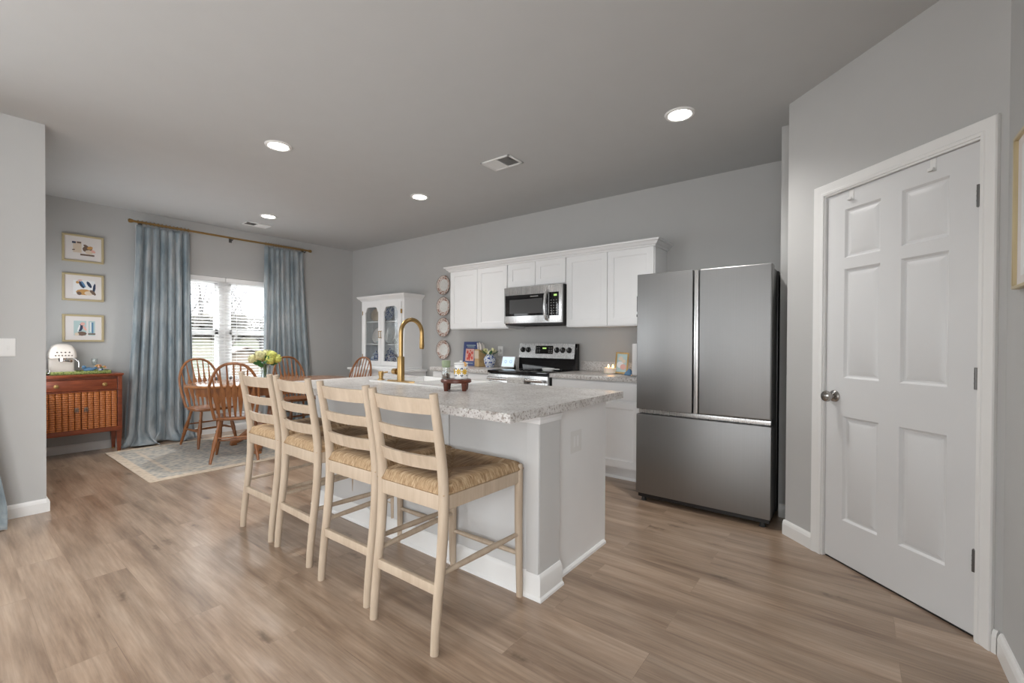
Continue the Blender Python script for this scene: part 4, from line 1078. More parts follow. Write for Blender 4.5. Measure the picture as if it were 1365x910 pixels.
for i in range(4):
    for zz in (1.105, 1.125, 1.150): 
        xx = (3.815, 3.845, 3.975, 4.005)[i]; box(bm, xx, xx+0.018, fy(zz)-0.003, fy(zz)-0.001, zz, zz+0.005)
obj('touch_keys', bm, M['mark'], dsp, smooth=False)
for kx in (3.625, 3.700, 4.085, 4.160, 4.240):
    bm = BM(); tt_, mt = along((kx, fy(1.130)-0.001, 1.130), (0, -1, 0.145), [(0, 0), (0.030, 0), (0.031, 0.006), (0.024, 0.010), (0.021, 0.026), (0.018, 0.029), (0, 0.029)], 22); merge(bm, tt_, 0, mt)
    kb = obj('knob', bm, M['black'], t)
    bm = BM(); box(bm, kx-0.002, kx+0.002, fy(1.130)-0.0335, fy(1.130)-0.029, 1.128, 1.152); obj('pointer', bm, M['mark'], kb, smooth=False)
bm = BM(); box(bm, RX0+0.004, RX1-0.004, -0.652, -0.616, 0.215, 0.880, 0.004); od = obj('oven_door', bm, M['steell'], t)
bm = BM(); box(bm, RX0+0.12, RX1-0.12, -0.654, -0.650, 0.36, 0.70, 0.001); obj('oven_window', bm, M['blackglass'], od)
bm = BM(); tube(bm, [(RX0+0.03, -0.700, 0.838), (RX1-0.03, -0.700, 0.838)], 0.016, 16)
for xx in (RX0+0.06, RX1-0.06): tube(bm, [(xx, -0.648, 0.838), (xx, -0.700, 0.838)], 0.010, 10)
obj('door_handle', bm, M['steell'], od)
bm = BM(); box(bm, RX0+0.004, RX1-0.004, -0.648, -0.616, 0.03, 0.205, 0.004); obj('drawer', bm, M['steell'], t)
# towel over the handle
bm = BM(); prof = [(-0.7195, 0.60), (-0.7195, 0.838), (-0.713, 0.851), (-0.70, 0.8565), (-0.687, 0.851), (-0.6815, 0.838), (-0.681, 0.66)]
V = []
for i in range(15):
    x = 3.875+0.215*i/14
    V.append([bm.verts.new((x, y-0.004*math.sin(i*0.9)*(1 if k in (0, 6) else 0.2), z)) for k, (y, z) in enumerate(prof)])
for a, b in zip(V, V[1:]):
    for k in range(len(prof)-1): bm.faces.new([a[k], a[k+1], b[k+1], b[k]])
o = obj('dish_towel', bm, M['towel'], None, ang=180); md = o.modifiers.new('cloth_thickness', 'SOLIDIFY'); md.thickness = 0.003; md.offset = 1
tag(o, 'speckled grey dish towel hanging over the oven door handle', 'towel')
bm = BM(); lathe(bm, [(0, 0.0), (0.050, 0.0), (0.058, 0.010), (0.062, 0.026), (0.058, 0.026), (0.052, 0.012), (0, 0.006)], (4.165, -0.40, 0.9215), 28, sx=1.15, sy=0.8)
box(bm, 4.215, 4.30, -0.41, -0.39, 0.937, 0.945, 0.003)
tag(obj('spoon_rest', bm, M['ceramic'], None), 'white ceramic spoon rest on the black cooktop', 'spoon rest')

# ------------------------------------------------------------------ base cabinets and counters
def base_cab(x0, x1, label):
    t = thing('base_cabinet', label, 'cabinet', ((x0+x1)/2, -0.3, 0), 0, 'white base cabinets')
    bm = BM(); box(bm, x0, x1, -0.59, -0.006, 0.10, 0.8735); obj('carcass', bm, M['cab'], t, smooth=False)
    bm = BM(); box(bm, x0, x1, -0.535, -0.02, 0, 0.10); skirt(bm, [((x0, -0.535), (0, -1)), ((x1, -0.535), (0, -1))], [(0, 0), (0.014, 0), (0.012, 0.012), (0.004, 0.02), (0, 0.02)]); obj('toe_kick', bm, M['cab'], t, smooth=False)
    bm = BM(); box(bm, x0+0.012, x1-0.012, -0.609, -0.590, 0.715, 0.862, 0.002); obj('drawer', bm, M['cab'], t)
    wd = (x1-x0)/2
    for k in (0, 1):
        bm = BM(); shaker(bm, (x0+k*wd+(0.012 if k == 0 else 0.004), -0.609, 0.118), wd-0.016, 0.58); obj('door', bm, M['cab'], t, smooth=False)
base_cab(2.640, 3.560, 'white base cabinet left of the range')
base_cab(4.334, 5.250, 'white base cabinet between the range and the refrigerator')
def counter(x0, x1, label):
    t = thing('countertop', label, 'countertop', ((x0+x1)/2, -0.32, 0.874), 0, 'speckled laminate counters')
    bm = BM(); box(bm, x0, x1, -0.637, -0.001, 0.874, 0.914, 0.004); obj('slab', bm, M['laminate'], t)
    bm = BM(); box(bm, x0, x1, -0.020, -0.001, 0.9145, 1.018, 0.004); obj('backsplash', bm, M['laminate'], t)
counter(2.622, 3.563, 'speckled grey laminate countertop left of the range')
counter(4.331, 5.262, 'speckled grey laminate countertop right of the range')

# ------------------------------------------------------------------ refrigerator
t = thing('refrigerator', 'large stainless french door refrigerator with bottom freezer', 'refrigerator', (5.80, -0.5, 0))
f0, f1, fyy = 5.345, 6.255, -0.966
bm = BM(); box(bm, f0+0.006, f1-0.010, -0.880, -0.665, 0.03, 1.722, 0.004); box(bm, f0+0.006, 6.252, -0.665, -0.06, 0.03, 1.722, 0.004); obj('body', bm, M['black'], t)
bm = BM()
box(bm, f0, 5.757, fyy, -0.886, 0.708, 1.738, 0.006); obj('door', bm, M['steel'], t)
bm = BM(); box(bm, 5.801, f1, fyy, -0.886, 0.708, 1.738, 0.012, 3); obj('door', bm, M['steel'], t)
bm = BM(); box(bm, f0, f1, fyy, -0.886, 0.060, 0.668, 0.006); obj('freezer_drawer', bm, M['steel'], t)
bm = BM(); box(bm, 5.764, 5.793, -0.952, -0.886, 0.708, 1.736, 0.003); obj('handle_recess', bm, M['steell'], t)
bm = BM(); box(bm, f0+0.01, f1-0.006, -0.935, -0.886, 0.672, 0.704, 0.003); obj('drawer_grip', bm, M['steell'], t)
bm = BM(); box(bm, f0+0.01, f1-0.01, -0.94, -0.60, 0.028, 0.056); obj('base_grille', bm, M['black'], t, smooth=False)
for xx in (f0+0.05, f1-0.05):
    bm = BM(); tube(bm, [(xx, -0.925, 0.0), (xx, -0.925, 0.03)], [0.020, 0.014], 12); obj('foot', bm, M['rubber'], t)
for xx in (f0+0.05, f1-0.06):
    bm = BM(); box(bm, xx-0.04, xx+0.05, -0.93, -0.80, 1.7225, 1.742, 0.006); obj('hinge_cover', bm, M['hinge'], t)
t = thing('magnetic_clip', 'small black clip stuck to the left side of the refrigerator', 'clip', (5.34, -0.90, 1.40))
bm = BM(); box(bm, 5.334, 5.3445, -0.945, -0.90, 1.455, 1.575, 0.002); box(bm, 5.330, 5.3445, -0.94, -0.905, 1.415, 1.435, 0.002); tag(obj('bar', bm, M['black'], t), None)

# ------------------------------------------------------------------ things on the left counter
CZ = 0.9148
t = thing('cookbook', 'navy blue cookbook with red cover picture standing on the left counter', 'book', (2.80, -0.10, CZ))
mt = Matrix.Translation((2.80, -0.115, CZ)) @ Matrix.Rotation(0.06, 4, 'Z') @ Matrix.Rotation(-0.10, 4, 'X')
def tb(parts, name, mat, parent, mtx, lab=None):
    bm = BM()
    for p in parts: box(bm, *p)
    bmesh.ops.transform(bm, matrix=mtx, verts=bm.verts)
    o = obj(name, bm, mat, parent)
    if lab: o['label'] = lab
    return o
cv = tb([(-0.118, 0.118, -0.012, -0.009, 0, 0.305, 0.001), (-0.118, 0.118, 0.009, 0.012, 0, 0.305, 0.001), (-0.118, -0.115, -0.012, 0.012, 0, 0.305, 0.001)], 'cover', M['blue'], t, mt)
tb([(-0.114, 0.113, -0.0088, 0.0088, 0.004, 0.300)], 'pages', M['paper'], t, mt)
tb([(-0.078, 0.060, -0.0132, -0.0122, 0.06, 0.215)], 'cover_picture', M['pink'], cv, mt)
bm = BM()
for c, r, s in (((-0.012, 0.125), 0.030, 1.5), ((0.028, 0.165), 0.020, 1.0), ((-0.045, 0.172), 0.018, 1.2), ((-0.04, 0.09), 0.020, .9), ((0.03, 0.10), 0.018, 1.2), ((0.0, 0.19), 0.012, 1.0), ((-0.01, 0.075), 0.013, 0.8)):
    P = [(c[0]+r*math.cos(2*PI*k/9+c[0]*30)*(0.7+0.3*(k % 2)), -0.0136, c[1]+r*s*math.sin(2*PI*k/9+c[0]*30)) for k in range(9)]
    face(bm, P)
bmesh.ops.transform(bm, matrix=mt, verts=bm.verts); obj('red_motif', bm, M['red'], cv, smooth=False)
tb([(-0.07, 0.075, -0.0134, -0.0122, 0.255, 0.264), (-0.055, 0.06, -0.0134, -0.0122, 0.236, 0.243), (-0.06, 0.05, -0.0134, -0.0122, 0.028, 0.034)], 'title_lines', M['aqua'], cv, mt)

t = thing('knife_block', 'light wood knife block with pale handled knives on the left counter', 'knife block', (3.03, -0.16, CZ), -0.25)
bm = BM(); prism(bm, [(-0.07, 0.0), (0.075, 0.0), (0.075, 0.155), (-0.07, 0.215)], 'y', -0.05, 0.05, bev=0.004)
bmesh.ops.rotate(bm, cent=(0, 0, 0), matrix=Matrix.Rotation(PI/2, 3, 'Z'), verts=bm.verts); obj('block', bm, M['tan'], t, world=False)
bm = BM(); box(bm, -0.046, 0.046, -0.074, -0.070, 0.10, 0.195, 0.001); obj('front_plate', bm, M['beige'], t, world=False)
for i, (kx, ky, hh) in enumerate(((-0.032, 0.03, 0.11), (0.0, 0.035, 0.12), (0.032, 0.03, 0.10), (-0.03, -0.02, 0.10), (0.004, -0.015, 0.105), (0.034, -0.02, 0.09))):
    bm = BM(); zb_ = 0.185-(ky)*0.40; tube(bm, [(kx, ky, zb_-0.02), (kx, ky-0.012, zb_+hh*0.5), (kx, ky-0.020, zb_+hh)], [0.008, 0.010, 0.009], 10, flat=(1.2, 0.7)); obj('knife_handle', bm, M['mat'], t, world=False)

t = thing('ginger_jar', 'blue and white painted vase on the left counter holding pale flowers', 'vase', (3.20, -0.20, CZ))
bm = BM(); lathe(bm, [(0, 0), (0.045, 0), (0.048, 0.006), (0.068, 0.05), (0.076, 0.095), (0.066, 0.125), (0.048, 0.140), (0.050, 0.152), (0.044, 0.152), (0.042, 0.14), (0, 0.135)], (0, 0, 0), 28); obj('jar', bm, M['bluewhite'], t, world=False)
t = thing('flower_bunch', 'pale cream flowers with leaves standing in the blue and white vase', 'flowers', (3.20, -0.20, CZ+0.137))
rn = random.Random(2)
for i in range(8):
    a = 2*PI*i/8+0.3; r = 0.05+0.03*(i % 2)
    bm = BM(); c = Vector((r*math.cos(a), r*math.sin(a)*0.7, 0.055+0.02*math.sin(3*i)))
    for k in range(9): blob(bm, (c.x+rn.uniform(-.014, .014), c.y+rn.uniform(-.014, .014), c.z+rn.uniform(-.012, .012)), 0.013, 1, jit=0.2, rnd=rn)
    tube(bm, [(0, 0, 0), (c.x*0.5, c.y*0.5, 0.03), c], 0.003, 6)
    obj('blossom', bm, M['hydrp'] if i % 3 else M['wax'], t, world=False)
for i in range(7):
    a = 2*PI*i/7; bm = BM(); L = 0.12; p0 = Vector((0.03*math.cos(a), 0.03*math.sin(a), 0.01)); d = Vector((math.cos(a), 0.6*math.sin(a), 0.45)).normalized(); sd_ = d.cross(Vector((0, 0, 1))).normalized()
    P = [p0, p0+d*L*.35+sd_*.018, p0+d*L*.7+sd_*.016, p0+d*L, p0+d*L*.7-sd_*.016, p0+d*L*.35-sd_*.018]
    face(bm, P); face(bm, [p-Vector((0, 0, .0015)) for p in P]); obj('leaf', bm, M['leaf'], t, world=False, weld=False)

t = thing('smart_display', 'white smart display tablet on a stand left of the range', 'display', (3.47, -0.20, CZ), 0.0)
mt2 = Matrix.Rotation(-0.28, 4, 'X')
def tb2(parts, name, mat, parent):
    bm = BM()
    for p in parts: box(bm, *p)
    bmesh.ops.transform(bm, matrix=mt2, verts=bm.verts); return obj(name, bm, mat, parent, world=False)
hs = tb2([(-0.095, 0.095, -0.008, 0.004, 0.010, 0.138, 0.004)], 'housing', M['plasticw'], t)
sc = tb2([(-0.086, 0.086, -0.0088, -0.0078, 0.019, 0.129)], 'screen', M['screen'], t)
bm = BM()
for cxx in (-0.035, 0.04):
    tube(bm, [(cxx+0.016*math.cos(2*PI*k/18), -0.0093, 0.075+0.016*math.sin(2*PI*k/18)) for k in range(18)], 0.0016, 5, closed=True)
bmesh.ops.transform(bm, matrix=mt2, verts=bm.verts); obj('dial_icon', bm, M['steelblue'], sc, world=False)
bm = BM(); prism(bm, [(0.012, 0.0), (0.09, 0.0), (0.050, 0.098), (0.038, 0.098)], 'x', -0.06, 0.06, bev=0.003); obj('stand', bm, M['oven'], t, world=False)

# ------------------------------------------------------------------ things on the right counter
t = thing('candle', 'lit cream candle in a white bowl on the right counter', 'candle', (4.80, -0.27, CZ))
bm = BM(); lathe(bm, [(0, 0), (0.055, 0), (0.064, 0.01), (0.064, 0.052), (0.058, 0.058), (0.055, 0.052), (0.055, 0.047), (0, 0.046)], (0, 0, 0), 28); obj('bowl', bm, M['wax'], t, world=False)
for wx, wy in ((-0.022, 0.0), (0.022, 0.005)):
    bm = BM(); tube(bm, [(wx, wy, 0.046), (wx, wy, 0.056)], 0.0014, 6); wk = obj('wick', bm, M['black'], t, world=False)
    bm = BM(); lathe(bm, [(0, 0.055), (0.007, 0.062), (0.0075, 0.070), (0.003, 0.084), (0, 0.090)], (wx, wy, 0), 12); obj('flame', bm, M['flame'], wk, world=False)
l = bpy.data.lights.new('candle_glow', 'POINT'); l.energy = 0.12; l.color = (1, 0.5, 0.16); l.shadow_soft_size = 0.03
o = bpy.data.objects.new('candle_glow', l); COL.objects.link(o); o.parent = t; o.location = (0, 0, 0.10)
t = thing('photo_frame', 'gold photo frame leaning on the right counter behind the candle', 'photo frame', (4.905, -0.27, CZ), 0.30)
mt3 = Matrix.Rotation(0.0, 4, 'Z') @ Matrix.Rotation(-0.22, 4, 'X') @ Matrix.Rotation(0.06, 4, 'Y')
def tb3(parts, name, mat):
    bm = BM()
    for p in parts: box(bm, *p)
    bmesh.ops.transform(bm, matrix=mt3, verts=bm.verts); return obj(name, bm, mat, t, world=False)
tb3([(-0.062, 0.062, -0.010, 0.010, 0.005, 0.020, 0.003), (-0.062, 0.062, -0.010, 0.010, 0.196, 0.211, 0.003), (-0.062, -0.047, -0.010, 0.010, 0.018, 0.20, 0.003), (0.047, 0.062, -0.010, 0.010, 0.018, 0.20, 0.003)], 'frame', M['gold'])
tb3([(-0.048, 0.048, -0.003, 0.004, 0.018, 0.198)], 'photograph', M['aqua'])
bm = BM()
for cx_, cz_, r_, mi in ((-0.012, 0.15, 0.022, 0), (0.016, 0.125, 0.020, 0), (-0.014, 0.09, 0.032, 1), (0.016, 0.07, 0.028, 2)):
    face(bm, [(cx_+r_*math.cos(2*PI*k/12), -0.0037-0.0002*mi, cz_+r_*math.sin(2*PI*k/12)) for k in range(12)], mi)
bmesh.ops.transform(bm, matrix=mt3, verts=bm.verts); obj('portrait_shapes', bm, [M['beige'], M['paper'], M['pink']], t, world=False, smooth=False)
bm = BM(); tube(bm, [(0, 0.016+0.03, 0.15), (0, 0.10, 0.0)], 0.004, 8); obj('easel_leg', bm, M['gold'], t, world=False)
t = thing('bud_vase', 'small bud vase with tan blossom between the candle and the photo frame', 'vase', (4.852, -0.18, CZ))
bm = BM(); lathe(bm, [(0, 0), (0.018, 0), (0.020, 0.02), (0.012, 0.07), (0.010, 0.11), (0.013, 0.115), (0.009, 0.112), (0, 0.03)], (0, 0, 0), 18); obj('glass', bm, M['vaseglass'], t, world=False)
bm = BM(); tube(bm, [(0, 0, 0.03), (0.002, 0, 0.15)], 0.002, 6); obj('stem', bm, M['leaf'], t, world=False)
bm = BM(); rn = random.Random(4)
for k in range(14): blob(bm, (rn.uniform(-.022, .022), rn.uniform(-.02, .02), 0.165+rn.uniform(-.02, .025)), 0.011, 1, jit=.2, rnd=rn)
obj('blossom', bm, M['beige'], t, world=False)
t = thing('paper_towel_roll', 'white paper towel roll upright beside the refrigerator', 'paper towel', (5.145, -0.40, CZ))
bm = BM(); lathe(bm, [(0, 0), (0.075, 0), (0.078, 0.004), (0.074, 0.012), (0, 0.012)], (0, 0, 0), 28); obj('holder_base', bm, M['oven'], t, world=False)
bm = BM(); lathe(bm, [(0.020, 0.0125), (0.066, 0.0125), (0.067, 0.020), (0.067, 0.285), (0.065, 0.292), (0.020, 0.292)], (0, 0, 0), 36); obj('roll', bm, M['paper'], t, world=False)
bm = BM(); tube(bm, [(0, 0, 0.012), (0, 0, 0.31)], 0.006, 10); obj('rod', bm, M['oven'], t, world=False)
bm = BM(); rn = random.Random(5)
lathe(bm, [(0, 0), (0.040, 0.0), (0.044, 0.006), (0.028, 0.030), (0.012, 0.052), (0, 0.062)], (5.030, -0.36, CZ), 14, sx=1.1, sy=0.8)
for v in bm.verts: v.co += Vector((rn.uniform(-.003, .003), rn.uniform(-.003, .003), 0)) if v.co.z > CZ+0.001 else Vector((0, 0, 0))
tag(obj('crumpled_cloth', bm, M['steelblue'], None), 'small crumpled blue cloth between the photo frame and the paper towel', 'cloth')

# ------------------------------------------------------------------ plates on the wall
pl_labels = ['topmost brown patterned plate hung beside the wall cabinets', 'second from the top of the four hung brown patterned plates', 'third from the top of the four hung brown patterned plates', 'lowest hung brown patterned plate, behind the faucet spout']
first = None
for z, lb in zip((1.992, 1.700, 1.417, 1.112), pl_labels):
    if first is None:
        t = thing('wall_plate', lb, 'plate', (2.214, -0.004, z), 0, 'plates hung on the kitchen wall'); first = t
        bm = BM(); lathe(bm, [(0.078, 0.014), (0.086, 0.017), (0.112, 0.021), (0.127, 0.027), (0.130, 0.030), (0.127, 0.024), (0.112, 0.015), (0.080, 0.006), (0.078, 0.014)], (0, 0, 0), 44, axis='-y', cap=False); obj('rim', bm, M['platerim'], t, world=False)
        bm = BM(); lathe(bm, [(0, 0.012), (0.066, 0.012), (0.080, 0.0148), (0.082, 0.0135), (0.080, 0.004), (0.05, 0.002), (0, 0.002)], (0, 0, 0), 44, axis='-y'); obj('well', bm, M['platewell'], t, world=False)
        bm = BM(); tube(bm, [(0.1295*math.cos(2*PI*k/44), -0.029, 0.1295*math.sin(2*PI*k/44)) for k in range(44)], 0.0022, 6, closed=True); obj('gilt_edge', bm, M['umber'], t, world=False)
    else: dup(first, (2.214, -0.004, z), 0, lb)

# ------------------------------------------------------------------ hutch and buffet
HX0, HX1, HY = 0.76, 1.755, -0.325
t = thing('buffet_cabinet', 'low white buffet under the glazed hutch', 'buffet', (1.26, -0.25, 0))
bm = BM(); box(bm, 0.66, 1.86, -0.46, -0.02, 0.08, 0.80); obj('body', bm, M['cab'], t, smooth=False)
bm = BM(); box(bm, 0.63, 1.89, -0.49, -0.018, 0.80, 0.83, 0.006); obj('top', bm, M['cab'], t)
bm = BM(); box(bm, 0.70, 1.82, -0.42, -0.04, 0, 0.08); obj('plinth', bm, M['cab'], t, smooth=False)
for k in range(3):
    bm = BM(); panel_slab(bm, (0.69+k*0.385, -0.478, 0.11), (1, 0, 0), (0, 0, 1), (0, -1, 0), 0.37, 0.66, 0.018, [(0.06, 0.31, 0.06, 0.60)], [(0.004, -0.007)]); d_ = obj('door', bm, M['cab'], t, smooth=False)
    bm = BM(); blob(bm, (0.72+k*0.385, -0.488, 0.46), 0.012); obj('knob', bm, M['gold'], d_)
t = thing('china_hutch', 'white china hutch with two arched glass doors, left of the kitchen', 'hutch', (1.26, -0.16, 0.83))
bm = BM()
box(bm, HX0, HX0+0.025, HY+0.02, -0.003, 0.831, 1.88); box(bm, HX1-0.025, HX1, HY+0.02, -0.003, 0.831, 1.88)
box(bm, HX0+0.0255, HX1-0.0255, HY+0.023, -0.031, 1.80, 1.83); box(bm, HX0+0.0255, HX1-0.0255, HY+0.023, -0.031, 0.831, 0.86)
box(bm, HX0+0.0255, HX1-0.0255, -0.030, -0.004, 0.831, 1.83)
box(bm, HX0, HX0+0.05, HY+0.001, HY+0.0195, 0.831, 1.88); box(bm, HX1-0.05, HX1, HY+0.001, HY+0.0195, 0.831, 1.88)
box(bm, HX0+0.0505, HX1-0.0505, HY+0.001, HY+0.0195, 1.775, 1.88); box(bm, HX0+0.0505, HX1-0.0505, HY+0.001, HY+0.0195, 0.831, 0.872)
obj('case', bm, M['cab'], t, smooth=False)
bm = BM()
for i in range(18): box(bm, HX0+0.03+i*0.052, HX0+0.079+i*0.052, -0.034, -0.030, 0.86, 1.80)
obj('beadboard', bm, M['cab'], t, smooth=False)
for z in (1.165, 1.500):
    bm = BM(); box(bm, HX0+0.025, HX1-0.025, HY+0.05, -0.034, z, z+0.02); obj('shelf', bm, M['cab'], t, smooth=False)
bm = BM(); cpp = [(0.001, 1.815), (0.010, 1.818), (0.016, 1.832), (0.036, 1.848), (0.052, 1.868), (0.056, 1.885), (0.0, 1.885)]
rings = [[bm.verts.new((p[0]+o_[0]*a, p[1]+o_[1]*a, b)) for a, b in cpp] for p, o_ in (((HX0, -0.003), (-1, 0)), ((HX0, HY), (-1, -1)), ((HX1, HY), (1, -1)), ((HX1, -0.003), (1, 0)))]
for a, b in zip(rings, rings[1:]):
    for i in range(len(cpp)-1): bm.faces.new([a[i], a[i+1], b[i+1], b[i]])
bm.faces.new(rings[0]); bm.faces.new(list(reversed(rings[-1]))); bm.faces.new([r[-1] for r in rings]); bm.faces.new([r[0] for r in rings])
obj('crown', bm, M['cab'], t, ang=15)
bm = BM(); skirt(bm, [((HX0, -0.02), (-1, 0)), ((HX0, HY), (-1, -1)), ((HX1, HY), (1, -1)), ((HX1, -0.02), (1, 0))], [(0, 0.8308), (0.018, 0.8308), (0.014, 0.85), (0.004, 0.862), (0, 0.862)]); obj('base_molding', bm, M['cab'], t, ang=15)
XM = (HX0+HX1)/2
for k, (x0, x1) in enumerate(((HX0+0.052, XM-0.002), (XM+0.002, HX1-0.052))):
    z0, z1 = 0.874, 1.773; fw = 0.062
    bm = BM()
    # door frame with a cusped arch head
    A0, A1 = x0+fw, x1-fw; zb_, zt_ = z0+fw, z1-0.055
    arch = [(A0, zb_), (A1, zb_), (A1, zt_-0.07), (A1-0.012, zt_-0.068), (A1-0.022, zt_-0.055), (A1-0.030, zt_-0.025), (A1-0.05, zt_-0.006), (A1-0.08, zt_), ((A0+A1)/2, zt_), (A0+0.08, zt_), (A0+0.05, zt_-0.006), (A0+0.030, zt_-0.025), (A0+0.022, zt_-0.055), (A0+0.012, zt_-0.068), (A0, zt_-0.07)]
    outer = []
    for (px, pz) in arch:
        if pz <= zb_+1e-6: outer.append((x0 if px < (A0+A1)/2 else x1, z0))
        elif px >= A1-1e-6: outer.append((x1, pz))
        elif px <= A0+1e-6: outer.append((x0, pz))
        else: outer.append((px, z1))
    outer[3] = (x1, zt_-0.03); outer[4] = (x1, z1); outer[13] = (x0, zt_-0.03); outer[12] = (x0, z1)
    n = len(arch)
    for yA, yB in ((HY-0.019, HY),):
        I1 = [bm.verts.new((p[0], yA, p[1])) for p in arch]; O1 = [bm.verts.new((p[0], yA, p[1])) for p in outer]
        I2 = [bm.verts.new((p[0], yB, p[1])) for p in arch]; O2 = [bm.verts.new((p[0], yB, p[1])) for p in outer]
        for i in range(n):
            j = (i+1) % n
            bm.faces.new([I1[i], I1[j], O1[j], O1[i]]); bm.faces.new([I2[i], O2[i], O2[j], I2[j]])
            bm.faces.new([I1[i], I2[i], I2[j], I1[j]]); bm.faces.new([O1[i], O1[j], O2[j], O2[i]])
    d_ = obj('door', bm, M['cab'], t, smooth=False)
    bm = BM(); box(bm, x0+0.03, x1-0.03, HY-0.006, HY-0.003, z0+0.03, z1-0.03); obj('glass', bm, M['cabglass'], d_, smooth=False)
    hx = x1-0.018 if k == 0 else x0+0.018
    bm = BM(); tube(bm, [(hx, HY-0.019, 1.27), (hx, HY-0.042, 1.275), (hx, HY-0.042, 1.365), (hx, HY-0.019, 1.37)], 0.0045, 8); tube(bm, [(hx-0.014, HY-0.040, 1.275), (hx+0.014, HY-0.040, 1.275)], 0.004, 8); tube(bm, [(hx-0.014, HY-0.040, 1.365), (hx+0.014, HY-0.040, 1.365)], 0.004, 8)
    obj('handle', bm, M['gold'], d_)
    hx2 = x0-0.003 if k == 0 else x1+0.003
    for hz in (1.00, 1.64):
        bm = BM(); box(bm, hx2-0.008, hx2+0.008, HY-0.0215, HY-0.0005, hz-0.03, hz+0.03, 0.002); obj('hinge', bm, M['brass'], d_)
# hutch contents
def jar(x, y, z, s, label, nm='blue_jar'):
    t = thing(nm, label, 'jar', (x, y, z), 0, 'blue and white jars in the hutch')
    bm = BM(); lathe(bm, [(0, 0), (0.05*s, 0), (0.055*s, 0.01*s), (0.085*s, 0.07*s), (0.088*s, 0.11*s), (0.06*s, 0.15*s), (0.04*s, 0.16*s), (0.04*s, 0.17*s), (0, 0.17*s)], (0, 0, 0), 24); obj('jar', bm, M['bluewhite'], t, world=False)
    bm = BM(); lathe(bm, [(0.042*s, 0.1705*s), (0.05*s, 0.172*s), (0.045*s, 0.195*s), (0.012*s, 0.208*s), (0.014*s, 0.222*s), (0, 0.23*s)], (0, 0, 0), 20); obj('lid', bm, M['bluewhite'], t, world=False)
jar(0.93, -0.19, 0.861, 0.95, 'blue and white lidded jar in the bottom left of the hutch')
jar(1.27, -0.19, 0.861, 1.15, 'larger blue and white lidded jar in the bottom right of the hutch')
def leaning_plate(x, z, r, mat, label, sx=1.0, name='display_plate', tilt=0.20, cat='plate'):
    t = thing(name, label, cat, (x, -0.17, z))
    bm = BM(); lathe(bm, [(0, 0.006), (r*0.62, 0.006), (r*0.70, 0.010), (r, 0.020), (r, 0.017), (r*0.70, 0.004), (r*0.6, 0.0), (0, 0.0)], (0, 0, 0), 36, axis='-y', sx=sx)
    bmesh.ops.transform(bm, matrix=Matrix.Translation((0, 0, r*0.985+0.004)) @ Matrix.Rotation(-tilt, 4, 'X'), verts=bm.verts)
    obj('plate', bm, mat, t, world=False)
    bm = BM()
    for e in (-0.03, 0.03): tube(bm, [(e, -0.055, 0.014), (e, -0.052, 0.004), (e, 0.06, 0.004), (e, 0.012, r*1.1)], 0.003, 6)
    obj('easel', bm, M['umber'], t, world=False)
leaning_plate(0.935, 1.521, 0.10, M['beige'], 'oval beige platter on the top shelf of the hutch', 1.4, 'platter', cat='platter')
leaning_plate(1.25, 1.521, 0.105, M['bluewhite'], 'blue and white plate leaning on the hutch top shelf')
leaning_plate(0.95, 1.186, 0.115, M['mat'], 'cream plate leaning on the hutch middle shelf behind the left door')
leaning_plate(1.27, 1.186, 0.125, M['ceramic'], 'white plate leaning on the hutch middle shelf behind the right door')
bm = BM(); lathe(bm, [(0, 0), (0.04, 0), (0.05, 0.01), (0.105, 0.032), (0.11, 0.036), (0.10, 0.036), (0.045, 0.014), (0, 0.012)], (1.10, -0.262, 1.1855), 30, sx=0.6, sy=0.3); tag(obj('serving_dish', bm, M['aqua'], None), 'low pale serving dish on the hutch middle shelf', 'dish')
bm = BM(); box(bm, 1.42, 1.60, -0.23, -0.13, 1.8855, 1.898, 0.003); box(bm, 1.43, 1.59, -0.22, -0.14, 1.898, 1.901, 0.001); tag(obj('dark_tray', bm, M['umber'], None), 'thin dark tray lying on top of the hutch', 'tray')

# ------------------------------------------------------------------ rug
bm = BM(); box(bm, -0.816, 0.816, -1.18, 1.18, 0.0, 0.008, 0.003, 1)
o = obj('area_rug', bm, M['rug'], None); o.location = (1.136, -1.99, 0.0005); tag(o, 'faded beige and blue grey area rug under the dining table', 'rug')
# mesh is already centred on its own origin
RZ = 0.009

# ------------------------------------------------------------------ dining table
TX, TY = 1.30, -1.85
t = thing('dining_table', 'oval honey oak pedestal dining table on the rug', 'dining table', (TX, TY, RZ))
def oval(bm, a, b, prof, seg=64): lathe(bm, [(r, z) for r, z in prof], (0, 0, 0), seg, sx=a, sy=b, cap=prof[0][0] == 0)
bm = BM(); oval(bm, 0.55, 0.88, [(0, 0.720), (0.97, 0.720), (0.995, 0.726), (1.0, 0.736), (0.99, 0.745), (0.975, 0.749), (0, 0.749)]); obj('tabletop', bm, M['cherrytop'], t, world=False)
bm = BM(); oval(bm, 0.53, 0.86, [(0.86, 0.63), (0.90, 0.63), (0.905, 0.66), (0.905, 0.7195), (0.86, 0.7195), (0.86, 0.63)]); obj('apron', bm, M['cherry'], t, world=False)
bm = BM(); lathe(bm, [(0, 0.16), (0.10, 0.16), (0.12, 0.20), (0.13, 0.26), (0.11, 0.31), (0.075, 0.36), (0.065, 0.46), (0.09, 0.54), (0.10, 0.58), (0.14, 0.62), (0.16, 0.70), (0.16, 0.7195), (0, 0.7195)], (0, 0, 0), 32); obj('pedestal', bm, M['cherry'], t, world=False)
bm = BM(); box(bm, -0.30, 0.30, -0.40, 0.40, 0.69, 0.7195, 0.004); obj('cleat', bm, M['cherry'], t, world=False)
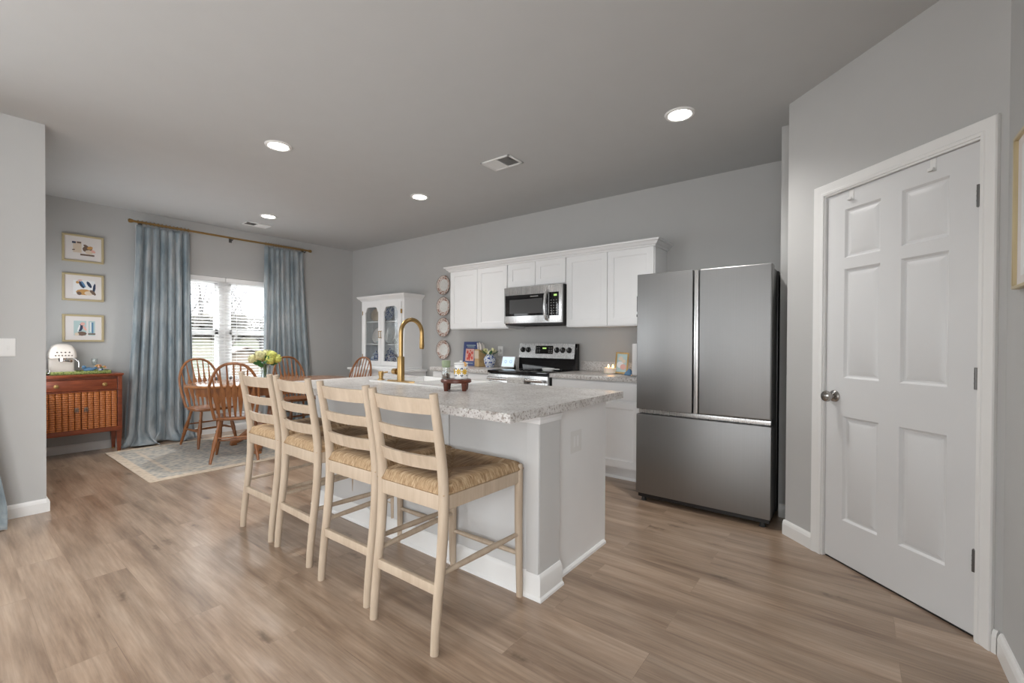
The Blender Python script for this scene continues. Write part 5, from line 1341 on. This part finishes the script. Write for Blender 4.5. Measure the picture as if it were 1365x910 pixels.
for k in range(4):
    a = PI/4+k*PI/2; c, s = math.cos(a), math.sin(a); bm = BM()
    pts = [(0.08*c, 0.08*s, 0.24), (0.20*c, 0.20*s, 0.21), (0.30*c, 0.30*s, 0.13), (0.40*c, 0.40*s, 0.055), (0.47*c, 0.47*s, 0.028)]
    tube(bm, pts, [0.055, 0.05, 0.042, 0.034, 0.026], 12, flat=(1.0, 0.8)); box(bm, 0.45*c-0.03, 0.45*c+0.03, 0.45*s-0.03, 0.45*s+0.03, 0.0, 0.03, 0.006)
    obj('foot', bm, M['cherry'], t, world=False)

# dining chairs (bow back); local +y is the way the sitter faces
def make_chair(label):
    t = thing('dining_chair', label, 'dining chair', (0, 0, 0), 0, 'bow back dining chairs')
    bm = BM(); n = 40; prof = [(0.0, 0.405), (0.80, 0.405), (0.97, 0.415), (1.0, 0.428), (0.985, 0.440), (0.85, 0.443), (0.5, 0.432), (0, 0.428)]
    rings = []
    for r, z in prof:
        rg = []
        if r == 0: rings.append([bm.verts.new((0, 0.01, z))]); continue
        for k in range(n):
            a = 2*PI*k/n; cx_, sy_ = math.cos(a), math.sin(a)
            wx = 0.215+(0.022 if sy_ > 0 else -0.012)*abs(sy_)
            e = 0.72
            x = wx*math.copysign(abs(cx_)**e, cx_)*r; y = 0.21*math.copysign(abs(sy_)**e, sy_)*r+0.01
            rg.append(bm.verts.new((x, y, z)))
        rings.append(rg)
    for a, b in zip(rings, rings[1:]):
        for k in range(n):
            k2 = (k+1) % n
            if len(a) == 1: bm.faces.new([a[0], b[k2], b[k]])
            elif len(b) == 1: bm.faces.new([a[k], a[k2], b[0]])
            else: bm.faces.new([a[k], a[k2], b[k2], b[k]])
    obj('seat', bm, M['cherry'], t, world=False)
    # bow
    def bowpt(q):       # q 0..1 along the bow
        zt_ = 0.985; z0_ = 0.43
        a = PI*(1-q)
        s_ = math.sin(a); c_ = math.cos(a)
        hgt = abs(s_)**0.72
        x = 0.232*math.copysign(abs(c_)**0.80, c_)*(0.76+0.24*min(1, hgt*1.7))
        z = z0_+(zt_-z0_)*hgt
        y = -0.165-0.155*((z-z0_)/(zt_-z0_))
        return Vector((x, y, z))
    bm = BM(); tube(bm, [bowpt(i/36) for i in range(37)], [0.0135]*37, 10); obj('bow', bm, M['cherry'], t, world=False)
    for i in range(7):
        u = (i-3)/3; x0 = u*0.135; xt = u*0.178
        # find the bow height at xt
        best = min((abs(bowpt(j/200).x-xt), bowpt(j/200).z, bowpt(j/200).y) for j in range(20, 181))
        p0 = Vector((x0, -0.160, 0.436)); p1 = Vector((xt, best[2], best[1]-0.004))
        bm = BM()
        pts = [p0.lerp(p1, f) for f in (0, 0.10, 0.2, 0.32, 0.45, 0.55, 0.63, 0.73, 0.86, 1.0)]
        ws = [0.008, 0.011, 0.016, 0.021, 0.025, 0.023, 0.012, 0.0085, 0.0075, 0.007]
        rg = []
        for p, w_ in zip(pts, ws):
            rg.append([bm.verts.new(p+Vector((w_*math.cos(2*PI*k/8), 0.0055*math.sin(2*PI*k/8), 0))) for k in range(8)])
        for a, b in zip(rg, rg[1:]):
            for k in range(8): bm.faces.new([a[k], a[(k+1) % 8], b[(k+1) % 8], b[k]])
        bm.faces.new(rg[0]); bm.faces.new(rg[-1])
        obj('spindle', bm, M['cherry'], t, world=False)
    L = {}
    for sx_ in (-1, 1):
        for nm, (tx, ty), (fx, fy_) in (('f', (0.145, 0.13), (0.205, 0.195)), ('b', (0.135, -0.12), (0.205, -0.235))):
            a = Vector((sx_*tx, ty, 0.41)); b = Vector((sx_*fx, fy_, 0.0)); L[(sx_, nm)] = (a, b)
            bm = BM(); fs = (0, 0.06, 0.14, 0.22, 0.25, 0.28, 0.42, 0.55, 0.66, 0.69, 0.72, 0.85, 1.0)
            rs = (0.012, 0.016, 0.015, 0.014, 0.019, 0.014, 0.020, 0.022, 0.017, 0.021, 0.016, 0.015, 0.011)
            tube(bm, [a.lerp(b, f) for f in fs], list(rs), 12); obj('leg', bm, M['cherry'], t, world=False)
    def at(k, f): return L[k][0].lerp(L[k][1], f)
    mids = []
    for sx_ in (-1, 1):
        a, b = at((sx_, 'f'), 0.55), at((sx_, 'b'), 0.55)
        bm = BM(); tube(bm, [a, a.lerp(b, .25), a.lerp(b, .5), a.lerp(b, .75), b], [0.008, 0.011, 0.014, 0.011, 0.008], 10); obj('stretcher', bm, M['cherry'], t, world=False); mids.append(a.lerp(b, .5))
    bm = BM(); a, b = mids; tube(bm, [a, a.lerp(b, .5), b], [0.008, 0.013, 0.008], 10); obj('stretcher', bm, M['cherry'], t, world=False)
    a, b = at((-1, 'b'), 0.42), at((1, 'b'), 0.42); bm = BM(); tube(bm, [a, a.lerp(b, .5), b], [0.007, 0.010, 0.007], 10); obj('stretcher', bm, M['cherry'], t, world=False)
    return t
def face_dir(dx, dy): return math.atan2(-dx, dy)
ch = make_chair('honey oak bow back chair on the window side, in front of the left curtain')
ch.location = (0.70, -2.31, RZ); ch.rotation_euler.z = face_dir(1, 0.10)
dup(ch, (1.60, -2.36, RZ), face_dir(-0.86, 0.42), 'honey oak bow back chair nearest the bar stools, its back towards the viewer')
dup(ch, (0.66, -1.25, RZ), face_dir(1, 0.0), 'honey oak bow back chair behind the flower vase, in front of the right curtain')
dup(ch, (1.28, -0.93, RZ), face_dir(0.10, -1.0), 'honey oak bow back chair at the far right end of the table, beside the hutch')

# vase of hydrangeas on the table
VX, VY, VZ = 1.22, -1.92, RZ+0.7495
t = thing('glass_vase', 'clear glass vase on the dining table', 'vase', (VX, VY, VZ))
bm = BM(); lathe(bm, [(0, 0), (0.042, 0), (0.045, 0.004), (0.040, 0.08), (0.044, 0.15), (0.058, 0.19), (0.056, 0.19), (0.042, 0.15), (0.037, 0.08), (0.040, 0.008), (0, 0.007)], (0, 0, 0), 28); obj('glass', bm, M['vaseglass'], t, world=False)
bm = BM(); lathe(bm, [(0, 0.0075), (0.0385, 0.009), (0.0365, 0.08), (0.038, 0.10), (0, 0.10)], (0, 0, 0), 24); obj('water', bm, M['vaseglass'], t, world=False)
t = thing('hydrangea_bouquet', 'yellow green hydrangeas with dark leaves standing in the table vase', 'flowers', (VX, VY, VZ+0.012))
rn = random.Random(12)
w1 = Vector((0.52, 0.857, 0)); w2 = Vector((0.857, -0.52, 0))
for i, (u, v, z, r, mt_) in enumerate(((-0.115, 0.03, 0.235, 0.060, 'hydrp'), (-0.045, 0.06, 0.275, 0.064, 'hydrp'), (0.0, -0.05, 0.285, 0.058, 'hydrp'), (0.07, 0.02, 0.275, 0.066, 'hydr'), (0.125, 0.01, 0.235, 0.055, 'hydr'), (-0.03, -0.06, 0.25, 0.055, 'hydrp'), (0.06, 0.06, 0.22, 0.055, 'hydr'))):
    c = w1*u+w2*v; bm = BM(); c.z = z
    for k in range(70):
        d = Vector((rn.gauss(0, 1), rn.gauss(0, 1), rn.gauss(0, 1))).normalized()
        if d.z < -0.7: continue
        p = c+d*r*rn.uniform(.8, 1.0); s1 = d.orthogonal().normalized(); s2 = d.cross(s1); q = 0.013
        face(bm, [p+s1*q+d*.003, p+s2*q, p-s1*q+d*.003, p-s2*q])
    blob(bm, c, r*0.85, 2, jit=.05, rnd=rn); obj('flower_head', bm, M[mt_], t, world=False, smooth=False, weld=False)
    bm = BM(); tube(bm, [(c.x*0.05, c.y*0.05, 0.0), (c.x*0.12, c.y*0.12, 0.17), (c.x*0.6, c.y*0.6, z-0.05), c], 0.0035, 6); obj('stem', bm, M['leaf'], t, world=False)
for i, (u, v, z) in enumerate(((-0.05, 0.05, 0.20), (0.01, 0.07, 0.215), (0.02, 0.06, 0.26), (-0.02, 0.08, 0.175), (0.06, -0.05, 0.19), (-0.07, -0.04, 0.2))):
    c = w1*u+w2*v+Vector((0, 0, z)); d = (w1*u*2+w2*v+Vector((0, 0, -0.02))).normalized(); s_ = d.cross(w2).normalized() if abs(d.dot(w2)) < 0.95 else w1; bm = BM(); Lf = 0.09
    nn = w2
    P = [c-s_*0.0-d*0.03, c+s_*.032, c+d*.035+s_*.030, c+d*Lf*.8, c+d*.035-s_*.030, c-s_*.032]
    face(bm, P); face(bm, [p-nn*.002 for p in P]); obj('leaf', bm, M['leaf'], t, world=False, smooth=False, weld=False)

# ------------------------------------------------------------------ rattan front cabinet
KX, KY0, KY1 = 0.335, -3.69, -3.015
t = thing('rattan_cabinet', 'red brown cabinet with woven rattan doors under the framed prints', 'cabinet', (0.18, (KY0+KY1)/2, 0))
bm = BM()
box(bm, 0.022, KX-0.02, KY0+0.02, KY1-0.02, 0.24, 0.835); box(bm, KX-0.04, KX, KY0+0.012, KY0+0.05, 0.235, 0.835, 0.003); box(bm, KX-0.04, KX, KY1-0.05, KY1-0.012, 0.235, 0.835, 0.003)
box(bm, KX-0.03, KX+0.004, KY0+0.012, KY1-0.012, 0.235, 0.285, 0.004); box(bm, KX-0.03, KX+0.004, KY0+0.012, KY1-0.012, 0.672, 0.685, 0.003)
obj('body', bm, M['mahog'], t)
bm = BM(); box(bm, 0.018, KX+0.018, KY0, KY1, 0.838, 0.858, 0.006); box(bm, 0.02, KX+0.006, KY0+0.008, KY1-0.008, 0.826, 0.838, 0.003); obj('top', bm, M['mahog'], t)
bm = BM(); box(bm, 0.02, KX-0.002, KY0+0.05, KY1-0.05, 0.806, 0.824); obj('pull_out_slide', bm, M['walnut'], t)
bm = BM(); box(bm, KX-0.02, KX+0.006, KY0+0.055, KY1-0.055, 0.690, 0.800, 0.003); dw = obj('drawer', bm, M['mahog'], t)
for yy in (-3.535, -3.17):
    bm = BM(); lathe(bm, [(0, 0), (0.020, 0), (0.020, 0.003), (0.008, 0.005), (0.007, 0.014), (0.013, 0.018), (0.013, 0.024), (0, 0.027)], (KX+0.006, yy, 0.745), 16, axis='x'); obj('knob', bm, M['brass'], dw)
YC = (KY0+KY1)/2
for y0, y1, sgn in ((KY0+0.055, YC-0.002, 1), (YC+0.002, KY1-0.055, -1)):
    bm = BM(); n = 6; wv_ = (y1-y0)/n
    # vertical rattan rolls
    for i in range(n):
        yc_ = y0+(i+0.5)*wv_; rg = []
        for z in (0.288, 0.669):
            rg.append([bm.verts.new((KX-0.006+0.013*math.sin(PI*k/8)**0.7, yc_-wv_/2*0.95*math.cos(PI*k/8), z)) for k in range(9)])
        for k in range(8): bm.faces.new([rg[0][k], rg[0][k+1], rg[1][k+1], rg[1][k]])
        bm.faces.new(rg[0]); bm.faces.new(rg[1]); bm.faces.new([rg[0][0], rg[1][0], rg[1][8], rg[0][8]])
    d_ = obj('door', bm, M['wicker'], t, weld=False)
    yh = YC-sgn*0.035
    bm = BM(); box(bm, KX+0.004, KX+0.010, yh-0.014, yh+0.014, 0.475, 0.515, 0.002); tube(bm, [(KX+0.012, yh+0.016*math.cos(2*PI*k/16), 0.482+0.016*math.sin(2*PI*k/16)) for k in range(16)], 0.002, 6, closed=True); obj('ring_pull', bm, M['umber'], d_)
for fx_, fy2 in ((KX-0.03, KY0+0.035), (KX-0.03, KY1-0.035), (0.05, KY0+0.035), (0.05, KY1-0.035)):
    bm = BM(); t2 = bmesh.new(); 
    A = [(fx_-0.024, fy2-0.024), (fx_+0.024, fy2-0.024), (fx_+0.024, fy2+0.024), (fx_-0.024, fy2+0.024)]
    B = [(fx_+(p[0]-fx_)*0.55, fy2+(p[1]-fy2)*0.55) for p in A]
    VA = [bm.verts.new((*p, 0.24)) for p in A]; VB = [bm.verts.new((*p, 0.012)) for p in B]; t2.free()
    for k in range(4): bm.faces.new([VA[k], VA[(k+1) % 4], VB[(k+1) % 4], VB[k]])
    bm.faces.new(VA); bm.faces.new(VB); lg = obj('leg', bm, M['mahog'], t, smooth=False)
    bm = BM(); lathe(bm, [(0, 0), (0.014, 0), (0.016, 0.006), (0.013, 0.0125), (0, 0.0125)], (fx_, fy2, 0), 12); obj('brass_foot', bm, M['brass'], lg)
# things on the cabinet
CT = 0.8585
t = thing('serving_tray', 'long green patterned tray on the rattan cabinet', 'tray', (0.19, -3.34, CT))
bm = BM(); ty0, ty1, tx0, tx1 = -3.575, -3.11, 0.07, 0.315
box(bm, tx0, tx1, ty0, ty1, CT, CT+0.006); box(bm, tx0, tx0+0.008, ty0, ty1, CT, CT+0.034, 0.002); box(bm, tx1-0.008, tx1, ty0, ty1, CT, CT+0.034, 0.002); box(bm, tx0, tx1, ty0, ty0+0.008, CT, CT+0.034, 0.002); box(bm, tx0, tx1, ty1-0.008, ty1, CT, CT+0.034, 0.002)
obj('tray_body', bm, M['greentray'], t)
TZ = CT+0.0062
cy_ = -3.475
t = thing('coffee_machine', 'cream retro coffee machine standing on the green tray', 'coffee machine', (0.19, cy_, TZ))
def rbox(bm, x0, x1, y0, y1, z0, z1, b, seg=4): box(bm, x0, x1, y0, y1, z0, z1, b, seg)
bm = BM()
# dome head: loft of rounded rectangles
def rr(cx_, cyy, hx_, hy_, r, z, n=6):
    P = []
    for qx, qy, a0 in ((1, 1, 0), (-1, 1, PI/2), (-1, -1, PI), (1, -1, 3*PI/2)):
        for k in range(n+1):
            a = a0+PI/2*k/n; P.append((cx_+qx*(hx_-r)+r*math.cos(a), cyy+qy*(hy_-r)+r*math.sin(a), z))
    return P
lv = [(0.110, 0.098, 0.03, 1.030), (0.112, 0.102, 0.03, 1.040), (0.110, 0.100, 0.032, 1.075), (0.104, 0.093, 0.036, 1.110), (0.094, 0.081, 0.042, 1.140), (0.080, 0.066, 0.045, 1.160), (0.055, 0.042, 0.035, 1.172), (0.02, 0.015, 0.012, 1.176)]
rings = [[bm.verts.new(p) for p in rr(0.185, cy_, a, b, c, z)] for a, b, c, z in lv]
for a, b in zip(rings, rings[1:]):
    for k in range(len(a)): bm.faces.new([a[k], a[(k+1) % len(a)], b[(k+1) % len(a)], b[k]])
bm.faces.new(rings[0]); bm.faces.new(rings[-1]); obj('head', bm, M['cream'], t)
bm = BM(); box(bm, 0.078, 0.17, cy_-0.095, cy_+0.095, TZ, 1.032, 0.012, 3); obj('body', bm, M['cream'], t)
bm = BM(); box(bm, 0.17, 0.29, cy_-0.094, cy_+0.094, TZ, TZ+0.028, 0.008, 3); obj('drip_tray', bm, M['cream'], t)
bm = BM(); box(bm, 0.1705, 0.174, cy_-0.085, cy_+0.085, TZ+0.03, 1.03, 0.001); obj('splash_plate', bm, M['cream'], t)
bm = BM(); lathe(bm, [(0, 0.995), (0.030, 0.995), (0.032, 1.005), (0.034, 1.0295), (0, 1.0295)], (0.235, cy_, 0), 20); obj('group_head', bm, M['chromeball'], t)
bm = BM(); tube(bm, [(0.235, cy_, 1.003), (0.275, cy_+0.02, 1.003), (0.335, cy_+0.05, 0.998)], [0.012, 0.012, 0.013], 12); obj('portafilter_handle', bm, M['nickel'], t)
bm = BM(); tube(bm, [(0.255, cy_+0.075, 1.03), (0.27, cy_+0.095, 1.012), (0.275, cy_+0.115, 0.985), (0.275, cy_+0.115, 0.93)], 0.005, 10); obj('steam_wand', bm, M['chromeball'], t)
bm = BM()
for i in range(6): tube(bm, [(0.294, cy_-0.06+i*0.024, 1.056), (0.300, cy_-0.06+i*0.024, 1.056)], 0.006, 10)
for i in range(4): tube(bm, [(0.288, cy_-0.048+i*0.03, 1.088), (0.295, cy_-0.048+i*0.03, 1.088)], 0.0065, 10)
obj('buttons', bm, M['nickel'], t)
# ornaments on the tray
t = thing('bird_ornament', 'small blue bird ornament on the green tray', 'ornament', (0.19, -3.27, TZ))
bm = BM(); blob(bm, (0, 0, 0.034), 0.030, 2, 0.8, 1.5, 0.9); blob(bm, (0.0, -0.040, 0.062), 0.019, 2); tube(bm, [(0, 0.035, 0.04), (0, 0.075, 0.062)], [0.014, 0.006], 8); lathe(bm, [(0, 0), (0.022, 0), (0.016, 0.008), (0, 0.010)], (0, 0, 0), 14); obj('bird_body', bm, M['steelblue'], t, world=False)
bm = BM(); tube(bm, [(0, -0.055, 0.062), (0, -0.072, 0.058)], [0.005, 0.001], 8); obj('beak', bm, M['ochre'], t, world=False)
t = thing('flower_ornament', 'small orange and pink flower ornament beside the blue bird', 'ornament', (0.19, -3.175, TZ))
rn = random.Random(6)
bm = BM(); lathe(bm, [(0, 0), (0.020, 0), (0.024, 0.02), (0.015, 0.04), (0, 0.042)], (0, 0, 0), 16); obj('pot', bm, M['bluewhite'], t, world=False)
for mt_, k0 in (('ochre', 5), ('pink', 5)):
    bm = BM()
    for k in range(k0): blob(bm, (rn.uniform(-.03, .03), rn.uniform(-.04, .04), 0.062+rn.uniform(-.018, .02)), 0.013, 1, jit=.2, rnd=rn)
    obj('petals', bm, M[mt_], t, world=False)
bm = BM(); tube(bm, [(0, 0, 0.03), (0, 0.01, 0.06)], 0.008, 8); obj('stalk', bm, M['leaf'], t, world=False)
t = thing('cordial_glass', 'slender clear glass standing behind the ornaments on the tray', 'glass', (0.12, -3.215, TZ))
bm = BM(); lathe(bm, [(0, 0), (0.026, 0), (0.026, 0.003), (0.004, 0.008), (0.004, 0.07), (0.020, 0.085), (0.026, 0.12), (0.025, 0.15), (0.0235, 0.15), (0.0245, 0.12), (0.018, 0.087), (0, 0.08)], (0, 0, 0), 22); obj('goblet', bm, M['vaseglass'], t, world=False)
t = thing('metal_jug', 'small shiny steel jug at the left end of the rattan cabinet', 'jug', (0.27, -3.625, CT))
bm = BM(); lathe(bm, [(0, 0), (0.028, 0), (0.036, 0.02), (0.035, 0.045), (0.024, 0.062), (0.026, 0.072), (0.024, 0.072), (0.022, 0.062), (0, 0.05)], (0, 0, 0), 22); obj('jug_body', bm, M['chromeball'], t, world=False)
bm = BM(); tube(bm, [(0, 0.032, 0.055), (0.0, 0.052, 0.05), (0, 0.052, 0.025), (0, 0.034, 0.015)], 0.004, 8); obj('jug_handle', bm, M['chromeball'], t, world=False)
